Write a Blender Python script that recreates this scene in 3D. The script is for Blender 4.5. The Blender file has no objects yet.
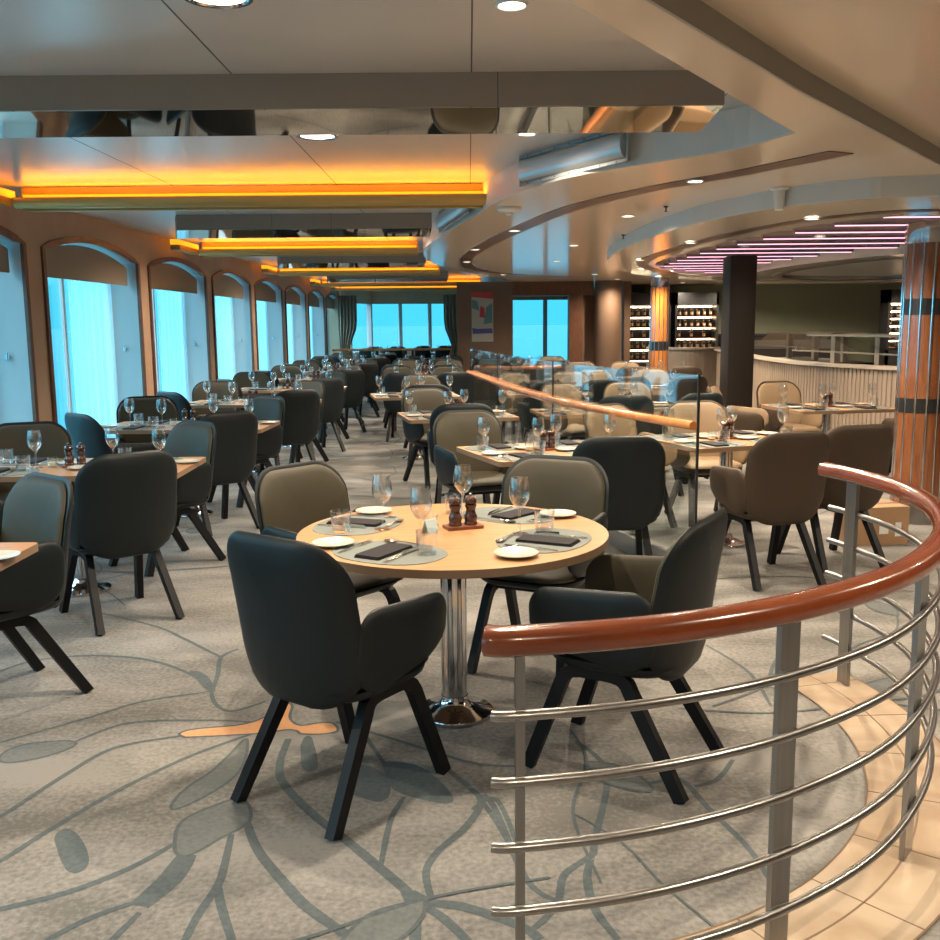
import bpy, bmesh, math, random
from mathutils import Vector, Matrix
random.seed(7)
sc = bpy.context.scene
COL = sc.collection
PI = math.pi
R = math.radians

# ------------------------------------------------------------------ camera, world, exposure
cam_d = bpy.data.cameras.new('camera')
cam = bpy.data.objects.new('camera', cam_d)
COL.objects.link(cam)
cam_d.sensor_fit = 'HORIZONTAL'
cam_d.sensor_width = 36.0
cam_d.lens = 36.0 * 970.0 / 940.0
cam_d.clip_end = 20000
pit, roll = R(8.56), 0.0085
fwd = Vector((0, math.cos(pit), -math.sin(pit)))
up0 = Vector((0, math.sin(pit), math.cos(pit)))
rt0 = Vector((1, 0, 0))
up = up0 * math.cos(roll) + rt0 * math.sin(roll)
rt = rt0 * math.cos(roll) - up0 * math.sin(roll)
m3 = Matrix((rt, up, -fwd)).transposed()
cam.matrix_world = Matrix.Translation((0, 0, 1.56)) @ m3.to_4x4()
sc.camera = cam

sc.view_settings.view_transform = 'Standard'
sc.view_settings.look = 'None'
sc.view_settings.gamma = 1.0
sc.view_settings.use_curve_mapping = False
sc.view_settings.exposure = 0.2

SPOT_W = 165.0            # watts of one recessed downlight
SKY_LOW = (0.09, 0.70, 0.98)
SKY_HIGH = (0.72, 0.87, 1.0)
SKY_S0, SKY_S1 = 1.0, 9.5

world = bpy.data.worlds.new('sky')
sc.world = world
world.use_nodes = True
wn, wl = world.node_tree.nodes, world.node_tree.links
bg = wn['Background']
tc = wn.new('ShaderNodeTexCoord')
sx = wn.new('ShaderNodeSeparateXYZ')
wl.new(tc.outputs['Generated'], sx.inputs[0])
def ramp(elements):
    r = wn.new('ShaderNodeValToRGB')
    e = r.color_ramp.elements
    for i, (p, c) in enumerate(elements):
        k = e[i] if i < 2 else e.new(p)
        k.position = p
        k.color = (*c, 1)
    return r
cr = ramp([(0.10, SKY_LOW), (0.45, SKY_HIGH)])
wl.new(sx.outputs['Z'], cr.inputs[0])
wl.new(cr.outputs[0], bg.inputs['Color'])
mr = wn.new('ShaderNodeMapRange')
mr.inputs['From Min'].default_value = 0.12
mr.inputs['From Max'].default_value = 0.5
mr.inputs['To Min'].default_value = SKY_S0
mr.inputs['To Max'].default_value = SKY_S1
wl.new(sx.outputs['Z'], mr.inputs['Value'])
wl.new(mr.outputs[0], bg.inputs['Strength'])

# ------------------------------------------------------------------ helpers
class MB:
    """collects shapes for ONE mesh"""
    def __init__(s):
        s.v, s.f, s.m = [], [], []
    def add(s, vs, fs, mi=0):
        o = len(s.v)
        s.v += [tuple(p) for p in vs]
        s.f += [tuple(i + o for i in f) for f in fs]
        s.m += [mi] * len(fs)
        return s
    def box(s, a, b, mi=0, rz=0, c=None):
        x0, y0, z0 = a; x1, y1, z1 = b
        vs = [Vector(p) for p in ((x0,y0,z0),(x1,y0,z0),(x1,y1,z0),(x0,y1,z0),(x0,y0,z1),(x1,y0,z1),(x1,y1,z1),(x0,y1,z1))]
        if rz:
            c = Vector(c or ((x0+x1)/2, (y0+y1)/2, 0)); M = Matrix.Rotation(rz, 3, 'Z')
            vs = [M @ (p - c) + c for p in vs]
        return s.add(vs, [(3,2,1,0),(4,5,6,7),(0,1,5,4),(1,2,6,5),(2,3,7,6),(3,0,4,7)], mi)
    def lathe(s, prof, c=(0,0,0), n=24, mi=0, cap=True):
        vs, fs = [], []
        for r, z in prof:
            for k in range(n):
                a = 2*PI*k/n
                vs.append((c[0]+r*math.cos(a), c[1]+r*math.sin(a), c[2]+z))
        for i in range(len(prof)-1):
            for k in range(n):
                k2 = (k+1) % n
                fs.append((i*n+k, i*n+k2, (i+1)*n+k2, (i+1)*n+k))
        if cap:
            fs.append(tuple(reversed(range(n))))
            L = (len(prof)-1)*n
            fs.append(tuple(L+k for k in range(n)))
        return s.add(vs, fs, mi)
    def tube(s, path, r=None, sec=None, n=10, mi=0, upv=(0,0,1), cap=True, closed=False):
        """sweep a round (r) or given (sec: list of (side, up)) section along a path"""
        P = [Vector(p) for p in path]
        if sec is None:
            sec = [(r*math.cos(2*PI*k/n), r*math.sin(2*PI*k/n)) for k in range(n)]
        m = len(sec)
        vs, fs = [], []
        U = Vector(upv)
        N = len(P)
        for i, p in enumerate(P):
            if closed:
                t = P[(i+1) % N] - P[i-1]
            else:
                t = P[min(i+1, N-1)] - P[max(i-1, 0)]
            t.normalize()
            sd = t.cross(U)
            if sd.length < 1e-4: sd = t.cross(Vector((0,1,0)))
            sd.normalize()
            uu = sd.cross(t).normalized()
            # mitre
            if 0 < i < N-1:
                d1 = (P[i]-P[i-1]).normalized(); q = max(.35, d1.dot(t))
            else: q = 1
            for a, b in sec:
                vs.append(p + sd*a/ (q if abs(sd.dot((P[min(i+1,N-1)]-P[max(i-1,0)]).cross(U))) < 0 else 1) + uu*b)
        for i in range(N-1 if not closed else N):
            j = (i+1) % N
            for k in range(m):
                k2 = (k+1) % m
                fs.append((i*m+k, i*m+k2, j*m+k2, j*m+k))
        if cap and not closed:
            fs.append(tuple(reversed(range(m))))
            fs.append(tuple((N-1)*m+k for k in range(m)))
        return s.add(vs, fs, mi)
    def ribbon(s, pts, w, z0, z1, mi=0):
        """flat band of width w (number or list) along 2D points between two heights"""
        n = len(pts); L = []; Rr = []
        for i in range(n):
            a = Vector(pts[max(i-1,0)]); b = Vector(pts[min(i+1,n-1)])
            t = (b-a).normalized(); nn = Vector((-t.y, t.x))
            ww = (w[i] if isinstance(w, (list, tuple)) else w)/2
            p = Vector(pts[i]); L.append(p+nn*ww); Rr.append(p-nn*ww)
        return s.strip(L, Rr, z0, z1, mi)
    def strip(s, A, B, z0, z1, mi=0):
        n = len(A)
        vs = [(p[0],p[1],z) for z in (z0,z1) for q in (A,B) for p in q]
        fs = []
        for i in range(n-1):
            a, b, c, d = i, i+1, n+i+1, n+i
            fs.append((a,b,c,d) if False else (d,c,b,a))
            fs.append((2*n+a, 2*n+b, 2*n+c, 2*n+d))
            fs.append((a, b, 2*n+b, 2*n+a))
            fs.append((d, 2*n+d, 2*n+c, c))
        fs.append((0, 2*n, 3*n, n)); fs.append((n-1, 2*n-1, 4*n-1, 3*n-1))
        return s.add(vs, fs, mi)
    def prism(s, poly, z0, z1, mi=0):
        n = len(poly)
        vs = [(p[0],p[1],z0) for p in poly] + [(p[0],p[1],z1) for p in poly]
        fs = [tuple(reversed(range(n))), tuple(range(n, 2*n))]
        fs += [(i, (i+1) % n, n+(i+1) % n, n+i) for i in range(n)]
        return s.add(vs, fs, mi)
    def lens(s, outline, front, back, mi_f=0, mi_b=0, rings=(1,.985,.95,.88,.7,.45,.2), which='both'):
        """soft upholstered panel: outline (u,v) list; front/back(u,v,s) -> 3D"""
        n = len(outline)
        cu = sum(p[0] for p in outline)/n; cv = sum(p[1] for p in outline)/n
        for fn, mi, flip in ((front, mi_f, False), (back, mi_b, True)):
            if fn is None: continue
            vs, fs = [], []
            for sct in rings:
                for u, v in outline:
                    vs.append(fn(cu+(u-cu)*sct, cv+(v-cv)*sct, sct))
            vs.append(fn(cu, cv, 0))
            for i in range(len(rings)-1):
                for k in range(n):
                    k2 = (k+1) % n
                    q = (i*n+k, i*n+k2, (i+1)*n+k2, (i+1)*n+k)
                    fs.append(q[::-1] if flip else q)
            L = (len(rings)-1)*n
            for k in range(n):
                q = (L+k, L+(k+1) % n, len(vs)-1)
                fs.append(q[::-1] if flip else q)
            s.add(vs, fs, mi)
        return s
    def build(s, name, mat, parent=None, smooth=False, fix=True, loc=None):
        me = bpy.data.meshes.new(name)
        me.from_pydata(s.v, [], s.f)
        mats = mat if isinstance(mat, (list, tuple)) else [mat]
        for mm in mats: me.materials.append(mm)
        me.polygons.foreach_set('material_index', s.m)
        bm = bmesh.new(); bm.from_mesh(me)
        bmesh.ops.remove_doubles(bm, verts=bm.verts, dist=1e-5)
        if fix: bmesh.ops.recalc_face_normals(bm, faces=bm.faces)
        ng = [f for f in bm.faces if len(f.verts) > 4]
        if ng: bmesh.ops.triangulate(bm, faces=ng, ngon_method='EAR_CLIP')
        if smooth:
            for f in bm.faces: f.smooth = True
            for e in bm.edges:
                if len(e.link_faces) == 2 and e.calc_face_angle(0) > R(40): e.smooth = False
        bm.to_mesh(me); bm.free()
        o = bpy.data.objects.new(name, me)
        COL.objects.link(o)
        if parent is not None: o.parent = parent
        if loc is not None: o.location = loc
        return o

def empty(name, loc=(0,0,0), rz=0):
    o = bpy.data.objects.new(name, None); COL.objects.link(o)
    o.empty_display_size = .1
    o.location = loc; o.rotation_euler = (0,0,rz)
    return o
def tag(o, label=None, cat=None, group=None, kind=None):
    if label: o['label'] = label
    if cat: o['category'] = cat
    if group: o['group'] = group
    if kind: o['kind'] = kind
    return o
def struct(o): o['kind'] = 'structure'; return o
KIDS = {}
def copy_tree(o, parent=None):
    c = o.copy(); COL.objects.link(c)
    if parent is not None: c.parent = parent
    for ch in list(o.children): copy_tree(ch, c)
    return c
USED = {}
def place(kind, proto_fn, loc, rz=0, label=None, cat=None, group=None):
    """first call builds the thing, later calls copy it and its parts"""
    if kind not in USED:
        o = USED[kind] = proto_fn()
    else:
        o = copy_tree(USED[kind])
    o.location = loc; o.rotation_euler = (0,0,rz)
    tag(o, label, cat, group)
    return o

def rr(w, h, rt_, rb_, n=7, cx=0, cy=0):
    """rounded rectangle outline, CCW; rt_/rb_ corner radii (top, bottom)"""
    pts = []
    for (sx_, sy_, r, a0) in ((1,1,rt_,0),(-1,1,rt_,90),(-1,-1,rb_,180),(1,-1,rb_,270)):
        ox, oy = sx_*(w/2-r), sy_*(h/2-r)
        for k in range(n+1):
            a = R(a0+90*k/n)
            pts.append((cx+ox+r*math.cos(a), cy+oy+r*math.sin(a)))
    return pts
def smooth_path(pts, sub=6):
    """Catmull-Rom through points (2D or 3D)"""
    P = [Vector(p) for p in pts]; out = []
    for i in range(len(P)-1):
        p0, p1, p2, p3 = P[max(i-1,0)], P[i], P[i+1], P[min(i+2,len(P)-1)]
        for k in range(sub):
            t = k/sub
            out.append(.5*((2*p1)+(p2-p0)*t+(2*p0-5*p1+4*p2-p3)*t*t+(3*p1-p0-3*p2+p3)*t**3))
    out.append(P[-1]); return out

# ------------------------------------------------------------------ materials
def new_mat(name):
    m = bpy.data.materials.new(name); m.use_nodes = True
    return m, m.node_tree.nodes, m.node_tree.links, m.node_tree.nodes['Principled BSDF']
def pmat(name, col, rough=.5, metal=0, spec=.5, noise=0, nscale=20, bump=0, bscale=200, coat=0, stretch=None, sheen=0):
    m, n, l, b = new_mat(name)
    b.inputs['Base Color'].default_value = (*col, 1)
    b.inputs['Roughness'].default_value = rough
    b.inputs['Metallic'].default_value = metal
    b.inputs['Specular IOR Level'].default_value = spec
    if coat: b.inputs['Coat Weight'].default_value = coat; b.inputs['Coat Roughness'].default_value = .08
    if sheen: b.inputs['Sheen Weight'].default_value = sheen
    t = n.new('ShaderNodeTexCoord'); mp = n.new('ShaderNodeMapping')
    l.new(t.outputs['Object'], mp.inputs[0])
    if stretch: mp.inputs['Scale'].default_value = stretch
    if noise:
        nz = n.new('ShaderNodeTexNoise'); nz.inputs['Scale'].default_value = nscale; nz.inputs['Detail'].default_value = 4
        l.new(mp.outputs[0], nz.inputs['Vector'])
        r = n.new('ShaderNodeValToRGB')
        r.color_ramp.elements[0].position = .3; r.color_ramp.elements[1].position = .7
        r.color_ramp.elements[0].color = (*[c*(1-noise) for c in col], 1)
        r.color_ramp.elements[1].color = (*[min(1, c*(1+noise)) for c in col], 1)
        l.new(nz.outputs['Fac'], r.inputs[0]); l.new(r.outputs[0], b.inputs['Base Color'])
    if bump:
        nb = n.new('ShaderNodeTexNoise'); nb.inputs['Scale'].default_value = bscale
        l.new(mp.outputs[0], nb.inputs['Vector'])
        bp = n.new('ShaderNodeBump'); bp.inputs['Strength'].default_value = bump; bp.inputs['Distance'].default_value = .002
        l.new(nb.outputs['Fac'], bp.inputs['Height']); l.new(bp.outputs[0], b.inputs['Normal'])
    return m
def emit(name, col, s):
    m, n, l, b = new_mat(name)
    b.inputs['Base Color'].default_value = (*col, 1)
    b.inputs['Emission Color'].default_value = (*col, 1)
    b.inputs['Emission Strength'].default_value = s
    return m
def wood(name, c1, c2, rough=.35, scale=(1.2,14,14), coat=0):
    m, n, l, b = new_mat(name)
    t = n.new('ShaderNodeTexCoord'); mp = n.new('ShaderNodeMapping')
    mp.inputs['Scale'].default_value = scale
    l.new(t.outputs['Object'], mp.inputs[0])
    nz = n.new('ShaderNodeTexNoise'); nz.inputs['Scale'].default_value = 3; nz.inputs['Detail'].default_value = 8; nz.inputs['Roughness'].default_value = .65
    l.new(mp.outputs[0], nz.inputs['Vector'])
    r = n.new('ShaderNodeValToRGB')
    r.color_ramp.elements[0].position = .33; r.color_ramp.elements[1].position = .68
    r.color_ramp.elements[0].color = (*c1, 1); r.color_ramp.elements[1].color = (*c2, 1)
    l.new(nz.outputs['Fac'], r.inputs[0]); l.new(r.outputs[0], b.inputs['Base Color'])
    b.inputs['Roughness'].default_value = rough
    if coat: b.inputs['Coat Weight'].default_value = coat; b.inputs['Coat Roughness'].default_value = .06
    return m
def glass(name, tint=(1,1,1), refl=.9, ior=1.45, minr=0.0):
    """thin clear glass: transparent plus a Fresnel reflection"""
    m, n, l, b = new_mat(name); n.remove(b)
    tr = n.new('ShaderNodeBsdfTransparent'); tr.inputs[0].default_value = (*tint, 1)
    gl = n.new('ShaderNodeBsdfGlossy'); gl.inputs['Roughness'].default_value = .02
    gl.inputs['Color'].default_value = (refl, refl, refl, 1)
    lw = n.new('ShaderNodeLayerWeight'); lw.inputs['Blend'].default_value = .5
    pw = n.new('ShaderNodeMath'); pw.operation = 'POWER'; pw.inputs[1].default_value = 2.4 if minr > .05 else 3.6
    mx = n.new('ShaderNodeMixShader')
    ad = n.new('ShaderNodeMath'); ad.operation = 'MULTIPLY_ADD'; ad.inputs[1].default_value = .9; ad.inputs[2].default_value = .035+minr; ad.use_clamp = True
    l.new(lw.outputs['Facing'], pw.inputs[0]); l.new(pw.outputs[0], ad.inputs[0])
    l.new(ad.outputs[0], mx.inputs[0]); l.new(tr.outputs[0], mx.inputs[1]); l.new(gl.outputs[0], mx.inputs[2])
    l.new(mx.outputs[0], n['Material Output'].inputs['Surface'])
    return m
def carpet_mat(name, c1, c2):
    m, n, l, b = new_mat(name)
    t = n.new('ShaderNodeTexCoord')
    a = n.new('ShaderNodeTexNoise'); a.inputs['Scale'].default_value = 1.1; a.inputs['Detail'].default_value = 3
    mp = n.new('ShaderNodeMapping'); mp.inputs['Scale'].default_value = (1, 2.6, 1); mp.inputs['Rotation'].default_value = (0,0,.9)
    l.new(t.outputs['Object'], mp.inputs[0]); l.new(mp.outputs[0], a.inputs['Vector'])
    f = n.new('ShaderNodeTexNoise'); f.inputs['Scale'].default_value = 55; f.inputs['Detail'].default_value = 3
    l.new(t.outputs['Object'], f.inputs['Vector'])
    ad = n.new('ShaderNodeMath'); ad.operation = 'ADD'
    ml = n.new('ShaderNodeMath'); ml.operation = 'MULTIPLY'; ml.inputs[1].default_value = .55
    l.new(f.outputs['Fac'], ml.inputs[0]); l.new(a.outputs['Fac'], ad.inputs[0]); l.new(ml.outputs[0], ad.inputs[1])
    r = n.new('ShaderNodeValToRGB')
    r.color_ramp.elements[0].position = .62; r.color_ramp.elements[1].position = .92
    r.color_ramp.elements[0].color = (*c1, 1); r.color_ramp.elements[1].color = (*c2, 1)
    l.new(ad.outputs[0], r.inputs[0]); l.new(r.outputs[0], b.inputs['Base Color'])
    b.inputs['Roughness'].default_value = .95; b.inputs['Specular IOR Level'].default_value = .1
    bp = n.new('ShaderNodeBump'); bp.inputs['Strength'].default_value = .35; bp.inputs['Distance'].default_value = .004
    f2 = n.new('ShaderNodeTexNoise'); f2.inputs['Scale'].default_value = 240
    l.new(t.outputs['Object'], f2.inputs['Vector']); l.new(f2.outputs['Fac'], bp.inputs['Height']); l.new(bp.outputs[0], b.inputs['Normal'])
    return m
def marble_mat():
    m, n, l, b = new_mat('cream_marble')
    t = n.new('ShaderNodeTexCoord')
    a = n.new('ShaderNodeTexNoise'); a.inputs['Scale'].default_value = 3; a.inputs['Detail'].default_value = 8; a.inputs['Distortion'].default_value = 1.5
    l.new(t.outputs['Object'], a.inputs['Vector'])
    r = n.new('ShaderNodeValToRGB')
    r.color_ramp.elements[0].position = .35; r.color_ramp.elements[0].color = (.36,.265,.18,1)
    r.color_ramp.elements[1].position = .6; r.color_ramp.elements[1].color = (.46,.36,.26,1)
    l.new(a.outputs['Fac'], r.inputs[0]); l.new(r.outputs[0], b.inputs['Base Color'])
    b.inputs['Roughness'].default_value = .16
    return m

M = {}
M['shell'] = pmat('charcoal_leather', (.006,.0095,.011), .48, spec=.30, bump=.08, bscale=350)
M['pad'] = pmat('olive_leather', (.039,.033,.019), .58, spec=.28, bump=.08, bscale=350)
M['shell2'] = pmat('taupe_leather', (.048,.031,.019), .52, spec=.3, bump=.08, bscale=350)
M['pad2'] = pmat('tan_leather', (.22,.15,.088), .6, spec=.3, bump=.08, bscale=350)
M['legs'] = pmat('black_stained_oak', (.004,.004,.005), .5, spec=.25, bump=.1, bscale=90)
M['top'] = wood('pale_oak', (.36,.18,.075), (.46,.245,.112), .33, (1.0,16,16))
M['topedge'] = pmat('oak_edge', (.20,.125,.075), .45)
M['chrome'] = pmat('chrome', (.62,.62,.64), .09, 1)
M['steel'] = pmat('brushed_steel', (.31,.30,.29), .3, 1, noise=.08, nscale=60, stretch=(1,1,.05))
M['steeldark'] = pmat('satin_grey_metal', (.36,.35,.34), .35, .6)
M['mahog'] = wood('varnished_mahogany', (.13,.027,.008), (.21,.048,.014), .22, (2,2,8), coat=.5)
M['rail'] = wood('varnished_orange_wood', (.42,.13,.03), (.60,.22,.06), .25, (3,3,3), coat=.6)
M['casing'] = wood('brown_casing', (.10,.04,.02), (.17,.07,.035), .4, (8,8,2))
M['walltan'] = pmat('tan_wall_panel', (.47,.315,.21), .6, noise=.06, nscale=4)
M['reveal'] = pmat('white_reveal', (.43,.45,.455), .6)
M['pane'] = glass('window_glass', (.80,.97,1.0), .9)
M['guard'] = glass('partition_glass', (.93,.97,.97), 1.0, 1.5, .03)
M['clear'] = glass('drinking_glass', (.97,.98,.98), 1.0, 1.5, .07)
M['blind'] = pmat('brown_blind_fabric', (.36,.28,.205), .9, bump=.2, bscale=500)
M['ceil'] = pmat('grey_satin_ceiling_panel', (.60,.565,.52), .28, .25)
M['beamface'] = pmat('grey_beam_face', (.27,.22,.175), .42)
M['mirror'] = pmat('tinted_mirror', (.50,.46,.41), .03, 1)
M['soffit'] = pmat('cream_gloss_soffit', (.80,.65,.49), .22, coat=.35)
M['ring'] = pmat('pale_ring_soffit', (.80,.72,.60), .22, coat=.5)
M['fascia'] = pmat('pale_fascia', (.62,.64,.62), .4)
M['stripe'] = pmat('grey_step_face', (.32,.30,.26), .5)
M['inlay'] = wood('dark_gloss_inlay', (.07,.026,.012), (.13,.048,.022), .34, (3,3,3))
M['gold'] = pmat('satin_gold_trough', (.50,.34,.11), .42, .5)
M['glow'] = emit('amber_lamp_strip', (1.0,.36,.012), 1.15)
M['pink'] = emit('pink_lamp_strip', (1.0,.50,.66), 1.7)
M['lamp'] = emit('downlight_lens', (1.0,.88,.70), 9.0)
M['white'] = pmat('white_plastic', (.75,.74,.70), .4)
M['carpet'] = carpet_mat('grey_beige_carpet', (.135,.128,.118), (.27,.255,.235))
M['vine'] = carpet_mat('carpet_vine_grey_blue', (.075,.092,.098), (.115,.132,.135))
M['leaf'] = carpet_mat('carpet_leaf_grey', (.115,.125,.125), (.17,.175,.168))
M['flower'] = carpet_mat('carpet_flower_orange', (.50,.25,.12), (.62,.33,.17))
M['marble'] = marble_mat()
M['grout'] = pmat('marble_joint', (.16,.10,.06), .7)
M['mat'] = pmat('grey_woven_placemat', (.15,.165,.15), .85, bump=.4, bscale=300)
M['napkin'] = pmat('dark_plum_napkin', (.012,.009,.011), .8, spec=.3, bump=.3, bscale=400)
M['china'] = pmat('cream_china', (.50,.47,.40), .2, coat=.3)
M['cut'] = pmat('polished_cutlery', (.6,.58,.55), .15, 1)
M['mill'] = wood('dark_mill_wood', (.025,.008,.005), (.06,.02,.010), .25, (6,6,6), coat=.5)
M['tray'] = wood('reddish_tray_wood', (.12,.035,.014), (.2,.065,.025), .4, (3,12,3))
M['wax'] = pmat('candle_wax', (.75,.66,.45), .5)
M['amber'] = pmat('amber_honey', (.45,.20,.04), .2)
M['card'] = pmat('pale_blue_card', (.45,.56,.58), .5)
M['ocard'] = pmat('orange_card', (.75,.34,.05), .5)
M['black'] = pmat('black_metal', (.012,.012,.013), .4)
M['darkpanel'] = pmat('dark_brown_panel', (.012,.008,.006), .5, spec=.25)
M['green'] = pmat('dark_olive_wall', (.20,.21,.14), .7, noise=.05, nscale=2)
M['pier'] = pmat('brown_pier_panel', (.17,.10,.062), .6, noise=.05, nscale=3)
M['ribbed'] = wood('pale_ribbed_wood', (.29,.225,.17), (.38,.30,.235), .45, (10,10,.8))
M['counter'] = pmat('pale_counter_top', (.46,.39,.31), .35)
M['grey_curtain'] = pmat('grey_curtain_fabric', (.33,.25,.19), .9, bump=.2, bscale=300)
M['carton'] = pmat('brown_cardboard', (.34,.20,.105), .8, noise=.06, nscale=6)
M['label'] = pmat('white_carton_label', (.7,.7,.68), .6)
M['bottle'] = pmat('dark_bottle_glass', (.10,.055,.02), .12, coat=.5, noise=.6, nscale=30)
M['palelabel'] = pmat('pale_bottle_label', (.62,.50,.34), .6)
M['shelflight'] = emit('warm_shelf_lamp', (1.0,.78,.48), 14.0)
M['sea'] = pmat('sea_water', (.010,.088,.118), .85, spec=.03)
M['hill'] = pmat('distant_hill', (.10,.42,.55), .9)
M['scarlet'] = pmat('red_paint', (.45,.05,.05), .6)
M['teal'] = pmat('teal_paint', (.10,.24,.25), .6)
M['blue'] = pmat('blue_paint', (.07,.08,.30), .6)
M['palepaint'] = pmat('pale_paint', (.42,.40,.34), .6)
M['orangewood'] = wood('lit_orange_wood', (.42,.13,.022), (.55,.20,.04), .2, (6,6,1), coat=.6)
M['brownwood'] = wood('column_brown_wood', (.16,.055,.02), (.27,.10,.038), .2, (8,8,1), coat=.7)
M['ventframe'] = pmat('grey_vent_frame', (.30,.325,.33), .6)
M['ventmetal'] = pmat('pale_vent_metal', (.62,.64,.65), .38, .75)
M['brass'] = pmat('warm_brass', (.45,.34,.22), .35, .6)
M['copper'] = pmat('copper_lamp_glow', (.8,.45,.2), .3, .8)
def sheer_mat():
    m, n, l, b = new_mat('sheer_white_curtain'); n.remove(b)
    tr = n.new('ShaderNodeBsdfTransparent'); tr.inputs[0].default_value = (.7,.97,1,1)
    tl = n.new('ShaderNodeBsdfTranslucent'); tl.inputs[0].default_value = (.45,.85,.98,1)
    df = n.new('ShaderNodeBsdfDiffuse'); df.inputs[0].default_value = (.60,.80,.88,1)
    a = n.new('ShaderNodeMixShader'); a.inputs[0].default_value = .45
    l.new(tl.outputs[0], a.inputs[1]); l.new(df.outputs[0], a.inputs[2])
    c = n.new('ShaderNodeMixShader'); c.inputs[0].default_value = .45
    l.new(tr.outputs[0], c.inputs[1]); l.new(a.outputs[0], c.inputs[2])
    l.new(c.outputs[0], n['Material Output'].inputs['Surface'])
    return m
M['sheer'] = sheer_mat()

# ------------------------------------------------------------------ floor with its woven pattern, marble ring
CX, CY = 0.0, 3.6                         # centre of the round dais under the near table
fl = MB()
fl.add([(-3.98,-4,0),(10.2,-4,0),(10.2,32.5,0),(-3.98,32.5,0)], [(0,1,2,3)], 0)
V = 0.0012
ZK = [0]
def vine(pts, w, mi=1, z=V, taper=True):
    ZK[0] += 1; z = .0009+.000003*ZK[0]
    P = [tuple(p)[:2] for p in smooth_path([(x, y) for x, y in pts], 8)]
    n = len(P)
    ws = [w*(.55+.45*math.sin(PI*(.15+.7*i/(n-1)))) if taper else w for i in range(n)]
    L, Q = [], []
    for i in range(n):
        a = Vector(P[max(i-1,0)]); b = Vector(P[min(i+1,n-1)]); t = (b-a)
        if t.length < 1e-6: t = Vector((1,0))
        t.normalize(); nn = Vector((-t.y, t.x)); p = Vector(P[i])
        L.append(p+nn*ws[i]/2); Q.append(p-nn*ws[i]/2)
    vs = [(p.x,p.y,z) for p in L]+[(p.x,p.y,z) for p in Q]
    fl.add(vs, [(n+i, n+i+1, i+1, i) for i in range(n-1)], mi)
def blob(pts, mi=2, z=V, edge=True):
    ZK[0] += 1; z = .0009+.000003*ZK[0]
    P = smooth_path([(x,y) for x,y in pts]+[pts[0]], 5)[:-1]
    ar = sum(p.x*q.y-q.x*p.y for p, q in zip(P, P[1:]+P[:1]))
    fl.add([(p.x,p.y,z) for p in P], [tuple(range(len(P))) if ar > 0 else tuple(reversed(range(len(P))))], mi)
    if edge:
        vine([(p.x,p.y) for p in P[::3]]+[(P[0].x,P[0].y)], .012, 1, z*1.4, False)
vine([(-1.433, 2.611), (-1.399, 2.665), (-1.327, 2.849), (-1.204, 3.106), (-1.034, 3.366), (-0.852, 3.556)], 0.022)
vine([(-1.33, 2.405), (-1.285, 2.427), (-1.132, 2.505), (-1.002, 2.622), (-0.912, 2.752)], 0.026)
blob([(-1.741, 3.379), (-1.708, 3.472), (-1.542, 3.508), (-1.502, 3.456), (-1.583, 3.362), (-1.701, 3.323)], 2)
vine([(-1.853, 3.454), (-1.797, 3.498), (-1.56, 3.718), (-1.384, 3.893), (-1.126, 4.002)], 0.016)
vine([(-1.547, 2.884), (-1.512, 2.971), (-1.431, 3.237), (-1.337, 3.444), (-1.112, 3.546)], 0.022)
vine([(-1.517, 3.492), (-1.365, 3.671), (-1.072, 3.691), (-0.877, 3.67)], 0.018)
vine([(-2.221, 4.255), (-2.169, 4.276), (-2.072, 4.41), (-1.84, 4.476), (-1.56, 4.421), (-1.318, 4.255), (-1.124, 4.021)], 0.02)
blob([(-1.286, 4.255), (-1.212, 4.209), (-1.117, 4.021), (-1.143, 4.022), (-1.225, 4.146)], 1)
vine([(-1.124, 4.021), (-1.15, 4.208), (-1.192, 4.436), (-1.139, 4.557)], 0.022)
vine([(-1.192, 4.436), (-1.283, 4.535), (-1.453, 4.72), (-1.654, 4.921), (-2.035, 5.175)], 0.02)
vine([(-1.132, 4.021), (-1.074, 3.867), (-0.985, 3.782), (-0.866, 3.881)], 0.02)
blob([(-0.993, 2.985), (-0.983, 3.102), (-0.912, 3.28), (-0.867, 3.51), (-0.831, 3.362), (-0.832, 3.2), (-0.9, 3.052), (-0.967, 2.971)], 2)
blob([(-0.919, 2.791), (-0.93, 2.863), (-0.902, 2.938), (-0.782, 3.039), (-0.725, 2.957), (-0.716, 2.87), (-0.776, 2.789), (-0.851, 2.684), (-0.895, 2.713)], 2)
vine([(-0.854, 2.693), (-0.866, 2.568), (-0.91, 2.437)], 0.075)
vine([(-0.902, 2.469), (-1.014, 2.393), (-1.092, 2.299), (-1.12, 2.224)], 0.022)
vine([(-0.75, 2.809), (-0.728, 2.636), (-0.721, 2.532), (-0.739, 2.389), (-0.743, 2.246)], 0.026)
vine([(-0.721, 2.532), (-0.687, 2.434), (-0.604, 2.244)], 0.026)
vine([(-0.718, 2.881), (-0.644, 2.709), (-0.516, 2.512), (-0.443, 2.415), (-0.308, 2.281), (-0.204, 2.186)], 0.034)
blob([(-1.289, 2.797), (-1.284, 2.848), (-1.22, 2.796), (-1.148, 2.679), (-1.138, 2.616), (-1.173, 2.616), (-1.232, 2.699)], 1)
vine([(-0.9, 2.406), (-0.931, 2.29), (-0.961, 2.209)], 0.02)
blob([(-1.104, 3.53), (-1.122, 3.594), (-0.866, 3.67), (-0.791, 3.843), (-0.748, 3.842), (-0.73, 3.701), (-0.67, 3.633), (-0.567, 3.664), (-0.527, 3.565), (-0.657, 3.552), (-0.704, 3.595), (-0.842, 3.556)], 3)
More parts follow.
